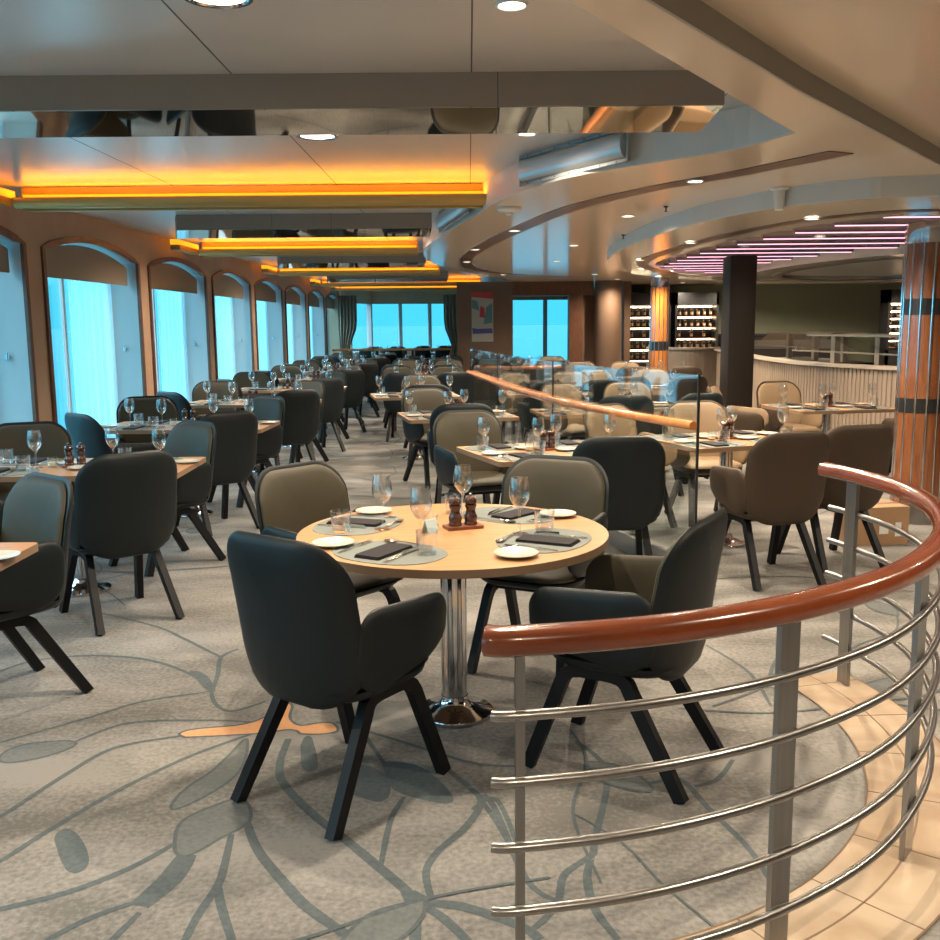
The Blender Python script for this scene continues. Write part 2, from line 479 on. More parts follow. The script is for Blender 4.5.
vine([(-0.701, 3.507), (-0.694, 3.303), (-0.652, 3.145), (-0.518, 2.932), (-0.4, 2.783), (-0.27, 2.611), (-0.194, 2.507), (-0.152, 2.442), (-0.076, 2.364), (-0.004, 2.25)], 0.034)
vine([(-0.194, 2.507), (-0.162, 2.411), (-0.149, 2.252)], 0.036)
vine([(-0.115, 2.449), (-0.136, 2.591), (-0.105, 2.7), (-0.024, 2.838), (0.026, 2.99), (-0.001, 3.084), (-0.123, 3.293)], 0.026)
vine([(0.027, 3.013), (0.074, 2.878), (0.102, 2.775), (0.128, 2.659)], 0.022)
vine([(-0.174, 2.49), (-0.115, 2.441), (-0.022, 2.417), (0.121, 2.332), (0.17, 2.275)], 0.036)
vine([(-0.27, 2.611), (-0.262, 2.884), (-0.229, 3.041)], 0.02)
blob([(-0.428, 3.092), (-0.435, 3.245), (-0.378, 3.27), (-0.296, 3.164), (-0.295, 3.018), (-0.39, 3.055)], 1)
blob([(-0.319, 3.296), (-0.195, 3.267), (-0.07, 3.038), (-0.114, 3.004), (-0.23, 3.064), (-0.282, 3.139)], 1)
blob([(-0.639, 3.445), (-0.628, 3.536), (-0.569, 3.329), (-0.563, 3.247), (-0.601, 3.261)], 1)
vine([(-0.505, 3.597), (-0.473, 3.662), (-0.319, 3.296)], 0.02)
vine([(-0.54, 3.663), (-0.257, 3.467), (-0.001, 3.29), (0.169, 3.26)], 0.018)
vine([(0.391, 3.469), (0.471, 3.214), (0.371, 2.756), (0.349, 2.67), (0.26, 2.57), (0.225, 2.423), (0.145, 2.307)], 0.024)
vine([(0.471, 3.214), (0.602, 3.126), (0.713, 3.152), (0.766, 2.937), (0.824, 2.705), (0.837, 2.523)], 0.022)
vine([(0.346, 2.649), (0.323, 2.55), (0.326, 2.404), (0.368, 2.272)], 0.026)
vine([(0.753, 3.095), (0.845, 3.149), (0.937, 3.296)], 0.02)
vine([(0.037, 3.054), (0.073, 2.949), (0.149, 2.552), (0.226, 2.44)], 0.022)
vine([(1.145, 4.554), (1.245, 4.183), (1.226, 3.785)], 0.018)
vine([(-0.002, 2.951), (0.062, 3.027), (0.098, 2.949), (0.136, 2.716)], 0.018)
rv = random.Random(11)
def wander(x, y, a, n, w):                # branching stems woven over the rest of the carpet
    pts = [(x,y)]
    for i in range(n):
        a += rv.uniform(-.45,.45); s = rv.uniform(.22,.4)
        x += s*math.cos(a); y += s*math.sin(a); pts.append((x,y))
        if w > .012 and rv.random() < .3: wander(x, y, a+rv.choice((-1,1))*rv.uniform(.5,.9), rv.randint(3,5), w*.7)
        if rv.random() < .12:
            c, s2 = math.cos(a+.6), math.sin(a+.6); L = rv.uniform(.25,.4)
            blob([(x,y),(x+L*.4*c-.07*s2,y+L*.4*s2+.07*c),(x+L*c,y+L*s2),(x+L*.45*c+.07*s2,y+L*.45*s2-.07*c)], 2)
    vine(pts, w, 1)
for k in range(34):
    x, y = rv.uniform(-3.4,1.0), rv.uniform(4.3,22)
    wander(x, y, rv.uniform(0,6.28), rv.randint(5,9), rv.uniform(.016,.03))
for k in range(14):
    x, y = rv.uniform(1.6,4.2), rv.uniform(3.6,12)
    wander(x, y, rv.uniform(0,6.28), rv.randint(4,7), rv.uniform(.014,.024))
for k in range(4):
    x, y = rv.uniform(.1,1.0), rv.uniform(2.5,4.6)
    wander(x, y, rv.uniform(0,6.28), rv.randint(3,5), rv.uniform(.012,.02))
floor = struct(fl.build('floor', [M['carpet'], M['vine'], M['leaf'], M['flower']], fix=False))

ring = MB()
A0, A1, NR = R(-112), R(19), 72
inn = [(CX+1.43*math.cos(A0+(A1-A0)*i/NR), CY+1.43*math.sin(A0+(A1-A0)*i/NR)) for i in range(NR+1)]
out = [(CX+1.75*math.cos(A0+(A1-A0)*i/NR), CY+1.75*math.sin(A0+(A1-A0)*i/NR)) for i in range(NR+1)]
ring.strip(inn, out, 0.0, .006, 0)
for i in range(0, NR, 7):                 # joints between the slabs
    a = A0+(A1-A0)*i/NR
    ring.ribbon([(CX+1.43*math.cos(a), CY+1.43*math.sin(a)), (CX+1.75*math.cos(a), CY+1.75*math.sin(a))], .005, .004, .0066, 1)
for r_ in (1.43, 1.585, 1.75):
    ring.ribbon([(CX+r_*math.cos(A0+(A1-A0)*i/NR), CY+r_*math.sin(A0+(A1-A0)*i/NR)) for i in range(NR+1)], .006, .004, .0066, 1)
struct(ring.build('trim_1', [M['marble'], M['grout']]))

# ------------------------------------------------------------------ left wall with arched windows
WX = -3.6; PITCH = 2.74; ZS, ZA, ZB, ZTOP = 2.235, 2.375, .30, 2.60
YL0, WW = 8.38, 2.38                      # first full window in view: near edge, width
wins = [(YL0+PITCH*k, YL0+PITCH*k+WW) for k in range(-4, 7)]
def arch(u): return ZS+(ZA-ZS)*(1-u*u)
w = MB(); y0 = -4.0; NA = 16
for a, b in wins:
    w.add([(WX,y0,0),(WX,a,0),(WX,a,ZTOP),(WX,y0,ZTOP)], [(0,1,2,3)])
    w.add([(WX,a,0),(WX,b,0),(WX,b,ZB),(WX,a,ZB)], [(0,1,2,3)])
    vs = []
    for i in range(NA+1):
        u = -1+2*i/NA; y = a+(b-a)*i/NA
        vs += [(WX,y,arch(u)),(WX,y,ZTOP)]
    w.add(vs, [(2*i,2*i+2,2*i+3,2*i+1) for i in range(NA)])
    y0 = b
w.add([(WX,y0,0),(WX,27.0,0),(WX,27.0,ZTOP),(WX,y0,ZTOP)], [(0,1,2,3)])
struct(w.build('wall_left', M['walltan']))
DEP = .37; GX = WX-DEP
for k, (a, b) in enumerate(wins):
    e = struct(empty('window_%d' % (k+1), (WX, (a+b)/2, ZB)))
    h = (b-a)/2
    m = MB()                              # white recess all round the opening
    prof = [(-h,0)]+[(-h+2*h*i/NA, arch(-1+2*i/NA)-ZB) for i in range(NA+1)]+[(h,0)]
    n = len(prof)
    vs = [(0,y,z) for y,z in prof]+[(-DEP,y,z) for y,z in prof]
    m.add(vs, [(i,(i+1) % n,n+(i+1) % n,n+i) for i in range(n)])
    m.build('window_reveal', M['reveal'], e, fix=False)
    m = MB()                              # wooden casing
    m.tube([(0.006,y,z) for y,z in prof], sec=[(-.028,-.014),(.028,-.014),(.028,.014),(-.028,.014)], upv=(1,0,0))
    m.build('window_casing', M['casing'], e)
    m = MB()
    for i in range(NA):
        y0_, z0_ = prof[i+1]; y1_, z1_ = prof[i+2]
        m.add([(-DEP+.01,y0_,0),(-DEP+.01,y1_,0),(-DEP+.01,y1_,z1_),(-DEP+.01,y0_,z0_)], [(0,1,2,3)])
    m.build('window_pane', M['pane'], e, fix=False)
    m = MB(); m.box((-DEP+.015,-h,0),(-DEP+.05,-h+.05,1.95)).box((-DEP+.015,h-.05,0),(-DEP+.05,h,1.95)).box((-DEP+.015,-.025,0),(-DEP+.04,.025,2.0))
    m.build('window_frame', M['reveal'], e)
    m = MB(); m.tube([(-.18,h-.001,1.02),(-.18,h-.03,1.02)], r=.018, n=8); m.tube([(-.18,h-.03,1.0),(-.18,h-.03,1.06)], r=.008, n=6)
    m.build('window_knob', M['chrome'], e)
ORD = ['first','second','third','fourth','fifth','sixth','seventh','eighth','ninth','tenth']
for k, (a, b) in enumerate(wins):
    if k < 3: continue
    h = (b-a)/2; yc = (a+b)/2
    m = MB(); n = 14                      # roller blind filling the head of the arch
    vs = []
    for i in range(n+1):
        u = -1+2*i/n; y = u*(h-.035)
        z1 = arch(u)-.045
        vs += [(0,y,2.0),(0,y,z1),(.018,y,2.0),(.018,y,z1)]
    fs = []
    for i in range(n):
        o = 4*i
        fs += [(o,o+1,o+5,o+4),(o+2,o+6,o+7,o+3),(o,o+4,o+6,o+2),(o+1,o+3,o+7,o+5)]
    fs += [(0,2,3,1),(4*n,4*n+1,4*n+3,4*n+2)]
    m.add(vs, fs)
    o = m.build('window_blind', M['blind'], loc=(WX-.12, yc, 0))
    tag(o, 'brown arched blind, head of the %s side window%s' % (ORD[k-3], ', cut by the left edge' if k == 3 else ''), 'blind', 'blinds in the side windows')
    m = MB()                              # gathered sheer curtain at the far side
    n = 60; L = 1.15
    pts = [(-.06*(.3+.7*abs(math.sin(i*.33)))*1.0+.012*math.sin(i*1.3), L*i/n) for i in range(n+1)]
    vs = []
    for x, y in pts: vs += [(x,y,.32),(x,y,2.12)]
    m.add(vs, [(2*i,2*i+2,2*i+3,2*i+1) for i in range(n)])
    o = m.build('sheer_curtain', M['sheer'], smooth=True, fix=False, loc=(GX+.12, b-L-.03, 0))
    tag(o, 'white sheer curtain gathered at the far side of the %s side window' % ORD[k-3], 'curtain', 'sheer curtains in the side windows')

# ------------------------------------------------------------------ ceilings
HZ, LZ, BZ = 2.60, 2.40, 2.48             # bay ceiling, cream soffit, higher plane at upper right
m = MB()
m.box((-3.6,-4,HZ),(10.2,32.5,HZ+.06), 0)
for x in (-2.2,-.98,0.02,1.2): m.box((x-.003,2.0,HZ-.0008),(x+.003,30,HZ+.01), 1)
for y in (8.9,14.3): m.box((-3.6,y-.004,HZ-.0008),(3,y+.004,HZ+.01), 1)
struct(m.build('ceiling', [M['ceil'], M['black']]))
edge = [tuple(p)[:2] for p in smooth_path([(1.48,4.55),(1.32,4.98),(.93,5.42),(.55,5.94),(.24,6.86),(-.07,8.54),(-.33,10.01),(-.52,11.64),(-.52,13.4),(-.21,15.5),(.35,17.6),(.9,20.0)], 5)]
soff = [(-1.14,.4),(.27,2.71)] + edge + [(.9,24),(10.2,24),(10.2,6.3),(3.15,6.3),(2.59,5.50),(1.24,3.76),(.48,2.71),(-1.0,.4)]
m = MB(); m.prism(soff, LZ, HZ)
struct(m.build('trim_2', M['soffit']))
m = MB(); m.prism([(-1.0,.4),(.48,2.71),(1.24,3.76),(2.59,5.50),(3.15,6.3),(10.2,6.3),(10.2,-4),(-3.58,-4),(-3.58,.4)], BZ, HZ-.001)
struct(m.build('trim_3', M['soffit']))
m = MB()                                  # grey face of the step between the two planes
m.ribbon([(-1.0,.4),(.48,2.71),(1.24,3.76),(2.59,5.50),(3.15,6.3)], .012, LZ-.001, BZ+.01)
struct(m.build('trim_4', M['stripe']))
m = MB()                                  # pale outer face of the soffit, seen from the bays
m.ribbon([(1.48,4.55)]+edge, .010, LZ+.004, HZ-.001)
struct(m.build('trim_5', M['fascia']))
m = MB()                                  # dark inlaid band following the curve
band = smooth_path([(1.88,5.06),(1.55,5.72),(1.12,6.45),(.72,7.53),(.36,9.52),(.15,10.96),(-.02,12.74),(0,14.4),(.27,16.0),(.98,17.4),(2.0,18.4)], 6)
m.ribbon([tuple(p)[:2] for p in band], .17, LZ-.004, LZ+.01)
struct(m.build('trim_6', M['inlay']))
# hanging ring over the middle of the room, its inner opening and slatted ceiling
ro = smooth_path([(9.8,5.2),(5.0,5.6),(2.77,5.87),(2.30,6.05),(1.92,6.57),(1.64,7.69),(1.54,9.43),(1.59,11.13),(1.84,12.69),(2.63,15.13),(4.2,17.3),(6.5,18.4),(9.8,19.0)], 5)
ri = smooth_path([(9.8,6.2),(5.5,6.5),(3.3,6.9),(2.80,7.2),(2.55,7.8),(2.38,8.81),(2.28,10.3),(2.31,12.2),(2.83,14.0),(3.6,15.4),(4.85,16.6),(6.8,17.2),(9.8,17.6)], 5)
m = MB(); m.strip(ro, ri, 2.28, 2.41, 0)
m.ribbon([tuple(p)[:2] for p in ro], .010, 2.283, 2.40, 1)
struct(m.build('trim_7', [M['ring'], M['fascia']], fix=False))
rm = [a.lerp(b, .70) for a, b in zip(ro, ri)]
m = MB(); m.ribbon([tuple(p)[:2] for p in rm[8:]], .15, 2.276, 2.285)
struct(m.build('trim_8', M['inlay']))
# smaller oval drum further in
ov = [(6.6+2.45*math.cos(2*PI*i/64), 13.6+4.6*math.sin(2*PI*i/64)) for i in range(64)]
ovi = [(6.6+2.0*math.cos(2*PI*i/64), 13.6+4.0*math.sin(2*PI*i/64)) for i in range(64)]
m = MB(); m.strip(ov+[ov[0]], ovi+[ovi[0]], 2.27, 2.40, 0)
m.ribbon(ovi+[ovi[0]], .16, 2.266, 2.28, 1)
m.prism(ovi, 2.33, 2.40, 2)
struct(m.build('trim_9', [M['ring'], M['inlay'], M['ceil']], fix=False))

# ------------------------------------------------------------------ other walls
m = MB(); m.box((-4.1,-4.2,0),(10.4,-4.0,HZ)); struct(m.build('wall_back', M['soffit']))
m = MB(); m.box((10.2,-4.2,0),(10.4,32.6,HZ)); struct(m.build('wall_right', M['walltan']))
m = MB(); m.box((3.3,22.6,0),(10.2,22.8,HZ)); struct(m.build('wall_far', M['green']))
# bow of windows at the far end of the window side, and the room beyond the opening
def far_window(idx, p, q, zb, zt, parts):
    e = struct(empty('window_%d' % idx, (p[0], p[1], 0)))
    d = Vector((q[0]-p[0], q[1]-p[1])); L = d.length; e.rotation_euler = (0,0,math.atan2(d.y, d.x))
    m = MB(); m.box((0,0,0),(L,.1,zb)).box((0,0,zt),(L,.1,HZ)).build('window_surround', M['walltan'], e)
    m = MB()
    for k in range(parts+1): m.box((L*k/parts-.05,-.03,zb),(L*k/parts+.05,.12,zt))
    m.build('window_mullion', M['reveal'], e)
    m = MB(); m.add([(0,.06,zb),(L,.06,zb),(L,.06,zt),(0,.06,zt)], [(0,1,2,3)]); m.build('window_pane', M['pane'], e, fix=False)
far_window(12, (-3.9,27.0), (-3.05,30.6), .75, 2.2, 2)
far_window(13, (-3.05,30.6), (.6,31.4), .75, 2.2, 4)
far_window(14, (.6,25.0), (3.3,25.0), .35, 2.15, 2)
m = MB(); m.box((-3.98,26.98,0),(-3.55,27.12,HZ)).box((.55,25.0,0),(.7,31.5,HZ)); struct(m.build('wall_end', M['walltan']))
m = MB(); m.box((-.24,20.0,0),(.9,20.5,LZ)); struct(m.build('wall_pier', M['pier']))
m = MB(); m.box((.9,20.05,2.12),(2.55,20.35,LZ)).box((2.05,20.0,0),(2.32,20.36,2.12)); struct(m.build('door_1', M['casing']))
m = MB(); m.box((2.32,20.3,0),(2.6,20.4,2.12)); struct(m.build('wall_jamb', M['pier']))
m = MB(); m.box((3.2,20.3,0),(3.35,22.7,HZ)); struct(m.build('wall_return', M['pier']))

# ------------------------------------------------------------------ outside: water and far shore
m = MB(); m.add([(-9000,-9000,-14),(9000,-9000,-14),(9000,9000,-14),(-9000,9000,-14)], [(0,1,2,3)]); struct(m.build('sea', M['sea'], fix=False))
m = MB(); rh = random.Random(3); n = 60
vs = []
for i in range(n+1):
    y = -3000+9000*i/n; hh = 55+45*math.sin(i*.5)+30*math.sin(i*1.7+1)+rh.uniform(-10,10)
    vs += [(-3000,y,-14),(-3300,y,max(10,hh)),(-4200,y,-14)]
m.add(vs, [q for i in range(n) for q in ((3*i,3*i+3,3*i+4,3*i+1),(3*i+1,3*i+4,3*i+5,3*i+2))])
struct(m.build('hill', M['hill'], smooth=True))

# ------------------------------------------------------------------ mirrored beams and amber coves of the bays
NTH = ['nearest','second','third','fourth','fifth','sixth']
def beam(y0, xl, xr, label, loc_y):
    e = empty('ceiling_beam', ((xl+xr)/2, loc_y, 0)); h = (xr-xl)/2
    tag(e, label, 'ceiling beam', 'mirrored beams across the bays')
    m = MB()                              # box beam, its underside tilted towards the room
    P = [(0,HZ),(0,2.462),(.30,2.412),(.30,HZ)]
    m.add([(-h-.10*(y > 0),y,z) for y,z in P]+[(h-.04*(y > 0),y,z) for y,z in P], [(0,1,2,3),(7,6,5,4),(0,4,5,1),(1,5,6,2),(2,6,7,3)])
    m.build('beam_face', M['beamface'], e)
    m = MB(); Q = [(.001,2.461),(.001,2.457),(.299,2.407),(.299,2.411)]
    m.add([(-h-.09*(y > .1),y,z) for y,z in Q]+[(h-.03*(y > .1)-.003,y,z) for y,z in Q], [(0,1,2,3),(7,6,5,4),(0,4,5,1),(1,5,6,2),(2,6,7,3),(3,7,4,0)])
    m.build('mirror_panel', M['mirror'], e)
    m = MB()
    for x in (-h+.9, h-.95): m.add([(x-.0015,.0,2.4565),(x+.0015,.0,2.4565),(x+.0015,.299,2.4065),(x-.0015,.299,2.4065)], [(0,1,2,3)]); m.box((x-.0015,-.0006,2.46),(x+.0015,.001,HZ))
    m.build('panel_joint', M['black'], e)
    return e
beam(0, -3.2, 1.08, 'wide tinted mirror beam nearest the viewer, reflecting a table top', 4.25)
for k, (y, xr) in enumerate(((9.4,-.34),(14.5,-.62),(19.6,-.4))):
    beam(0, -2.75, xr, 'mirrored ceiling beam across the %s bay from the front' % NTH[k+1], y)
for k, (y, xr) in enumerate(((7.45,.18),(12.4,-.62),(17.4,-.5),(22.4,.3),(25.6,.4))):
    xl = -3.34; e = empty('cove_light', ((xl+xr)/2, y, 2.42)); h = (xr-xl)/2
    tag(e, 'amber glowing cove light with gold trough, %s from the front' % NTH[k], 'cove light', 'amber coves across the bays')
    m = MB(); sec = [(-.035,.01),(-.03,-.02),(0,-.035),(.03,-.02),(.035,.01),(.035,.055),(.022,.055),(.022,.012),(0,-.012),(-.022,.012),(-.022,.055),(-.035,.055)]
    sec = [(.060*math.cos(PI+PI*i/8), .055*math.sin(PI+PI*i/8)+.01) for i in range(9)]+[(.060,.03),(.050,.03)]+[(.050*math.cos(2*PI-PI*i/8), .045*math.sin(2*PI-PI*i/8)+.01) for i in range(9)]+[(-.05,.03),(-.06,.03)]
    m.tube([(-h,-.06,.055),(h,-.06,.055)], sec=sec); m.build('trough', M['gold'], e, fix=True)
    m = MB(); m.box((-h+.01,.02,.0),(h-.01,.06,.175)); m.box((-h+.01,-.0,.0),(h-.01,.02,.06)); m.build('back_panel', M['gold'], e)
    m = MB(); m.box((-h+.03,-.002,.062),(h-.03,.0195,.118)); m.build('lamp_strip', M['glow'], e)
    m = MB(); m.box((-h-.11,-.9,.02),(-h-.0,-.12,.08)); m.build('side_trough', M['gold'], e)
    m = MB(); m.box((-h-.11,-.9,.081),(-h-.02,-.02,.14)); m.build('side_strip', M['glow'], e)
    ld = bpy.data.lights.new('cove_lamp', 'AREA'); ld.shape = 'RECTANGLE'; ld.size = 2*h-.1; ld.size_y = .05
    ld.energy = 15; ld.color = (1,.36,.02)
    lo = bpy.data.objects.new('cove_lamp', ld); COL.objects.link(lo); lo.parent = e
    lo.location = (0,-.06,.07); lo.rotation_euler = (R(180)+R(35),0,0)

# ------------------------------------------------------------------ recessed downlights: each carries its own lamp
def downlight_proto(r, key):
    def f():
        e = empty('downlight')
        m = MB(); m.lathe([(r,0),(r*1.02,-.004),(r*.98,-.009),(r*.86,-.009),(r*.80,-.003),(r*.80,0)], n=28, cap=False)
        m.build('downlight_rim', M['white'] if key == 'small' else M['chrome'], e, smooth=True)
        m = MB(); m.lathe([(0.001,-.0025),(r*.82,-.0025)], n=28, cap=False); m.build('downlight_lens', M['lamp'], e, fix=False)
        ld = bpy.data.lights.new('downlight_lamp', 'SPOT'); ld.energy = SPOT_W*(1.0 if key == 'small' else .9)
        ld.spot_size = R(158); ld.spot_blend = .8; ld.shadow_soft_size = .035; ld.color = (1,.84,.64)
        lo = bpy.data.objects.new('downlight_lamp', ld); COL.objects.link(lo); lo.parent = e; lo.location = (0,0,-.03)
        return e
    return f
DL_HI = [(-.79,3.27,'large downlight ringed in chrome at the top edge of the photo'),
         (-.83,5.59,'large downlight just beyond the nearest mirrored beam'),
         (-.9,10.6,'large downlight in the second bay, before the amber cove'),
         (-2.4,10.6,'large downlight in the second bay on the window side'),
         (-2.4,15.9,'large downlight in the third bay on the window side'),
         (-1.0,15.9,'large downlight in the third bay on the aisle side'),
         (-2.0,21.0,'large downlight in the fourth bay from the front')]
for x, y, lab in DL_HI:
    place('dl_big', downlight_proto(.115,'big'), (x,y,HZ), 0, lab, 'downlight', 'downlights in the bay ceiling')
DL_LO = [(.15,3.38,'small downlight at the top edge above the round table'),
         (.33,5.57,'small downlight right of the large one beyond the nearest beam'),
         (1.36,5.98,'downlight set in the dark inlaid band, nearest of all'),
         (.42,9.0,'downlight set in the dark inlaid band, second from the front'),
         (.08,11.2,'downlight set in the dark inlaid band, third from the front'),
         (-.02,13.4,'downlight set in the dark inlaid band, fourth from the front'),
         (.60,16.9,'downlight set in the dark inlaid band, farthest one'),
         (1.27,7.9,'downlight in the cream ceiling left of the ceiling sensor'),
         (1.15,10.8,'downlight in the cream ceiling left of the hanging ring'),
         (1.2,13.4,'farther downlight left of the hanging ring'),
         (2.2,17.2,'downlight near the far end of the cream ceiling'),
         (2.9,19.2,'downlight above the far brown round column')]
for x, y, lab in DL_LO:
    place('dl_small', downlight_proto(.054,'small'), (x,y,HZ if lab.startswith('small') else LZ-(.004 if 'band' in lab else 0)), 0, lab, 'downlight', 'small downlights in the cream ceiling')
for k, (x, y) in enumerate(((2.42,7.0),(2.02,9.0),(1.98,11.4),(2.35,13.4),(3.0,15.6))):
    place('dl_small', downlight_proto(.054,'small'), (x,y,2.276), 0, 'downlight in the underside of the hanging ring, %s from the front' % NTH[k], 'downlight', 'downlights in the hanging ring')
for k, (x, y) in enumerate(((3.5,8.8),(3.1,10.0),(3.3,12.2),(3.2,14.2))):
    place('dl_small', downlight_proto(.054,'small'), (x,y,LZ), 0, 'downlight between the pink strips, %s from the front' % NTH[k], 'downlight', 'downlights among the pink strips')
for k in range(6):
    place('dl_small', downlight_proto(.054,'small'), (4.6+.95*k,21.2-.35*k,LZ), 0, 'far downlight in front of the dark green wall, %s from the left' % ('first' if k == 0 else NTH[k]), 'downlight', 'downlights before the green wall')
for k, (x, y) in enumerate(((2.2,1.6),(.9,-.6),(3.4,3.4),(-1.6,-1.2),(-2.6,1.8),(4.6,5.0))):  # unseen downlights added to brighten the near floor, railing and soffit
    place('dl_small', downlight_proto(.054,'small'), (x,y,BZ if k in (0,2,5) or k == 1 else (BZ if k == 3 else HZ)), 0, 'added downlight out of view over the viewer, %s from the right' % NTH[k], 'downlight', 'added unseen downlights over the viewer')
for k in range(15):                       # pink lamp strips across the ring opening
    y = 7.5+.62*k; xa = 2.6+.03*(k-7)**2*.35; xb = 6.6-2.6*math.sqrt(max(0,1-((y-13.6)/4.7)**2)) if abs(y-13.6) < 4.7 else 7.5
    if xb-xa < .4: continue
    m = MB(); m.box((-(xb-xa)/2,-.03,0),((xb-xa)/2,.03,.05), 0); m.box((-(xb-xa)/2+.02,-.012,-.006),((xb-xa)/2-.02,.012,.0), 1)
    e = empty('lamp_strip', ((xa+xb)/2, y, 2.33))
    m1 = MB(); m1.box((-(xb-xa)/2,-.03,0),((xb-xa)/2,.03,.07)); m1.build('strip_housing', M['chrome'], e)
    m2 = MB(); m2.box((-(xb-xa)/2+.02,-.014,-.006),((xb-xa)/2-.02,.014,0)); m2.build('strip_lens', M['pink'], e)
    tag(e, 'pink lamp strip inside the hanging ring, number %d from the front' % (k+1), 'light strip', 'pink strips inside the hanging ring')
def sensor(loc, label, s=1):
    e = empty('ceiling_sensor', loc)
    m = MB(); m.lathe([(.075*s,0),(.078*s,-.008),(.07*s,-.014),(.05*s,-.02)], n=20); m.build('sensor_base', M['white'], e, smooth=True)
    m = MB(); m.lathe([(.048*s,-.019),(.045*s,-.04),(.0362*s,-.17*s),(.03*s,-.175*s)], n=20); m.build('sensor_body', M['white'], e, smooth=True)
    tag(e, label, 'ceiling sensor')
sensor((1.98,6.35,LZ), 'white tapered ceiling sensor hanging from the cream ceiling', .8)
def smoke(loc, label):
    e = empty('smoke_detector', loc)
    m = MB(); m.lathe([(.09,0),(.092,-.015),(.075,-.03),(.03,-.036)], n=20); m.build('detector_body', M['white'], e, smooth=True)
    m = MB(); m.lathe([(.028,-.034),(.026,-.05),(.012,-.055)], n=12); m.build('detector_cap', M['white'], e, smooth=True)
    tag(e, label, 'smoke detector')
smoke((.30,7.3,LZ), 'white smoke detector beside the end of the nearest amber cove')
smoke((.25,17.0,LZ), 'flat white ceiling unit above the brown pier with the painting')
for k, (x, y) in enumerate(((1.45,7.3),(1.5,9.6))):
    m = MB(); m.lathe([(.018,0),(.018,-.01),(.005,-.012),(.005,-.035),(.014,-.037),(.014,-.04)], n=12)
    tag(m.build('sprinkler', M['black'], smooth=True, loc=(x,y,LZ)), 'small dark sprinkler head in the cream ceiling, %s one' % ('nearer','farther')[k], 'sprinkler')
# air vents on the pale face of the soffit
def vent(p, q, label):
    d = Vector((q[0]-p[0], q[1]-p[1])); L = d.length
    e = empty('air_vent', (p[0],p[1],LZ+.015), math.atan2(d.y,d.x))
    m = MB()
    for a, b in (((0,0),(L,.018)),((0,.165),(L,.183)),((0,0),(.02,.183)),((L-.02,0),(L,.183))): m.box((a[0],0,a[1]),(b[0],.016,b[1]))
    for i in range(7):
        for z in (.009,.174): m.box((.1+(L-.2)*i/6-.004,.0155,z-.004),(.1+(L-.2)*i/6+.004,.019,z+.004), 1)
    m.build('vent_frame', [M['ventframe'], M['black']], e)
    m = MB(); n = 10
    sec = [(.045*math.sin(PI*i/n), -.07*math.cos(PI*i/n)) for i in range(n+1)]
    vs = []
    for x in (.03, L-.03): vs += [(x, .004+a, .0915+b) for a, b in sec]
    m.add(vs, [(i,i+1,n+2+i,n+1+i) for i in range(n)]+[tuple(range(n+1)), tuple(range(2*n+1,n,-1))])
    m.build('vent_grille', M['ventmetal'], e, smooth=True)
    tag(e, label, 'air vent')
vent((.87,5.37),(.34,6.33), 'curved steel air vent on the pale ceiling step, right of the amber cove')
vent((.02,7.72),(-.26,9.35), 'farther curved air vent on the pale step behind the amber cove')

# ------------------------------------------------------------------ columns
def flute_col(name, loc, r, h, wood_, label, bands, feet=.16, nfl=14, rz=0):
    e = empty(name, loc, rz)
    m = MB(); m.lathe([(r*.97,feet),(r*.97,h-.15)], n=40); m.build('wood_shaft', wood_, e, smooth=True)
    m = MB()
    for k in range(nfl):
        a = 2*PI*k/nfl; c, s = math.cos(a), math.sin(a)
        m.tube([(r*.97*c,r*.97*s,feet),(r*.97*c,r*.97*s,h-.15)], r=r*.045, n=8)
    m.build('chrome_rod', M['chrome'], e, smooth=True)
    m = MB()
    for z0, z1 in bands: m.lathe([(r*.96,z0),(r*.985,z0),(r*.985,z1),(r*.96,z1)], n=40, cap=False)
    m.build('dark_band', M['black'], e)
    m = MB(); m.lathe([(r*1.0,0),(r*1.0,feet)], n=40); m.build('steel_foot', M['steel'], e, smooth=True)
    m = MB(); m.lathe([(r*.99,h-.15),(r*.99,h)], n=40); m.build('steel_collar', M['chrome'], e, smooth=True)
    tag(e, label, 'column')
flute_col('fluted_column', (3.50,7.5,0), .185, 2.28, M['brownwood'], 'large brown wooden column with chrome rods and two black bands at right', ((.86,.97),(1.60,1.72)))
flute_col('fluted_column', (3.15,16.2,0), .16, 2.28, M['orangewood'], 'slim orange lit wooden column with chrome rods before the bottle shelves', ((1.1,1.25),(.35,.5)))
m = MB(); m.prism(rr(.29,.34,.012,.012,3), 0, 2.276)
tag(m.build('square_column', M['darkpanel'], loc=(3.02,11.0,0), smooth=True), 'dark brown square column in the middle of the room', 'column')
def round_col(x, y, r, lab):
    e = empty('round_column', (x,y,0))
    m = MB(); m.lathe([(r,.12),(r,LZ)], n=36); m.build('column_shaft', M['pier'], e, smooth=True)
    m = MB(); m.lathe([(r*1.03,0),(r*1.03,.12)], n=36); m.build('column_base', M['darkpanel'], e, smooth=True)
    tag(e, lab, 'column')
round_col(2.84,20.0,.28, 'thick plain brown round column left of the bottle shelves')

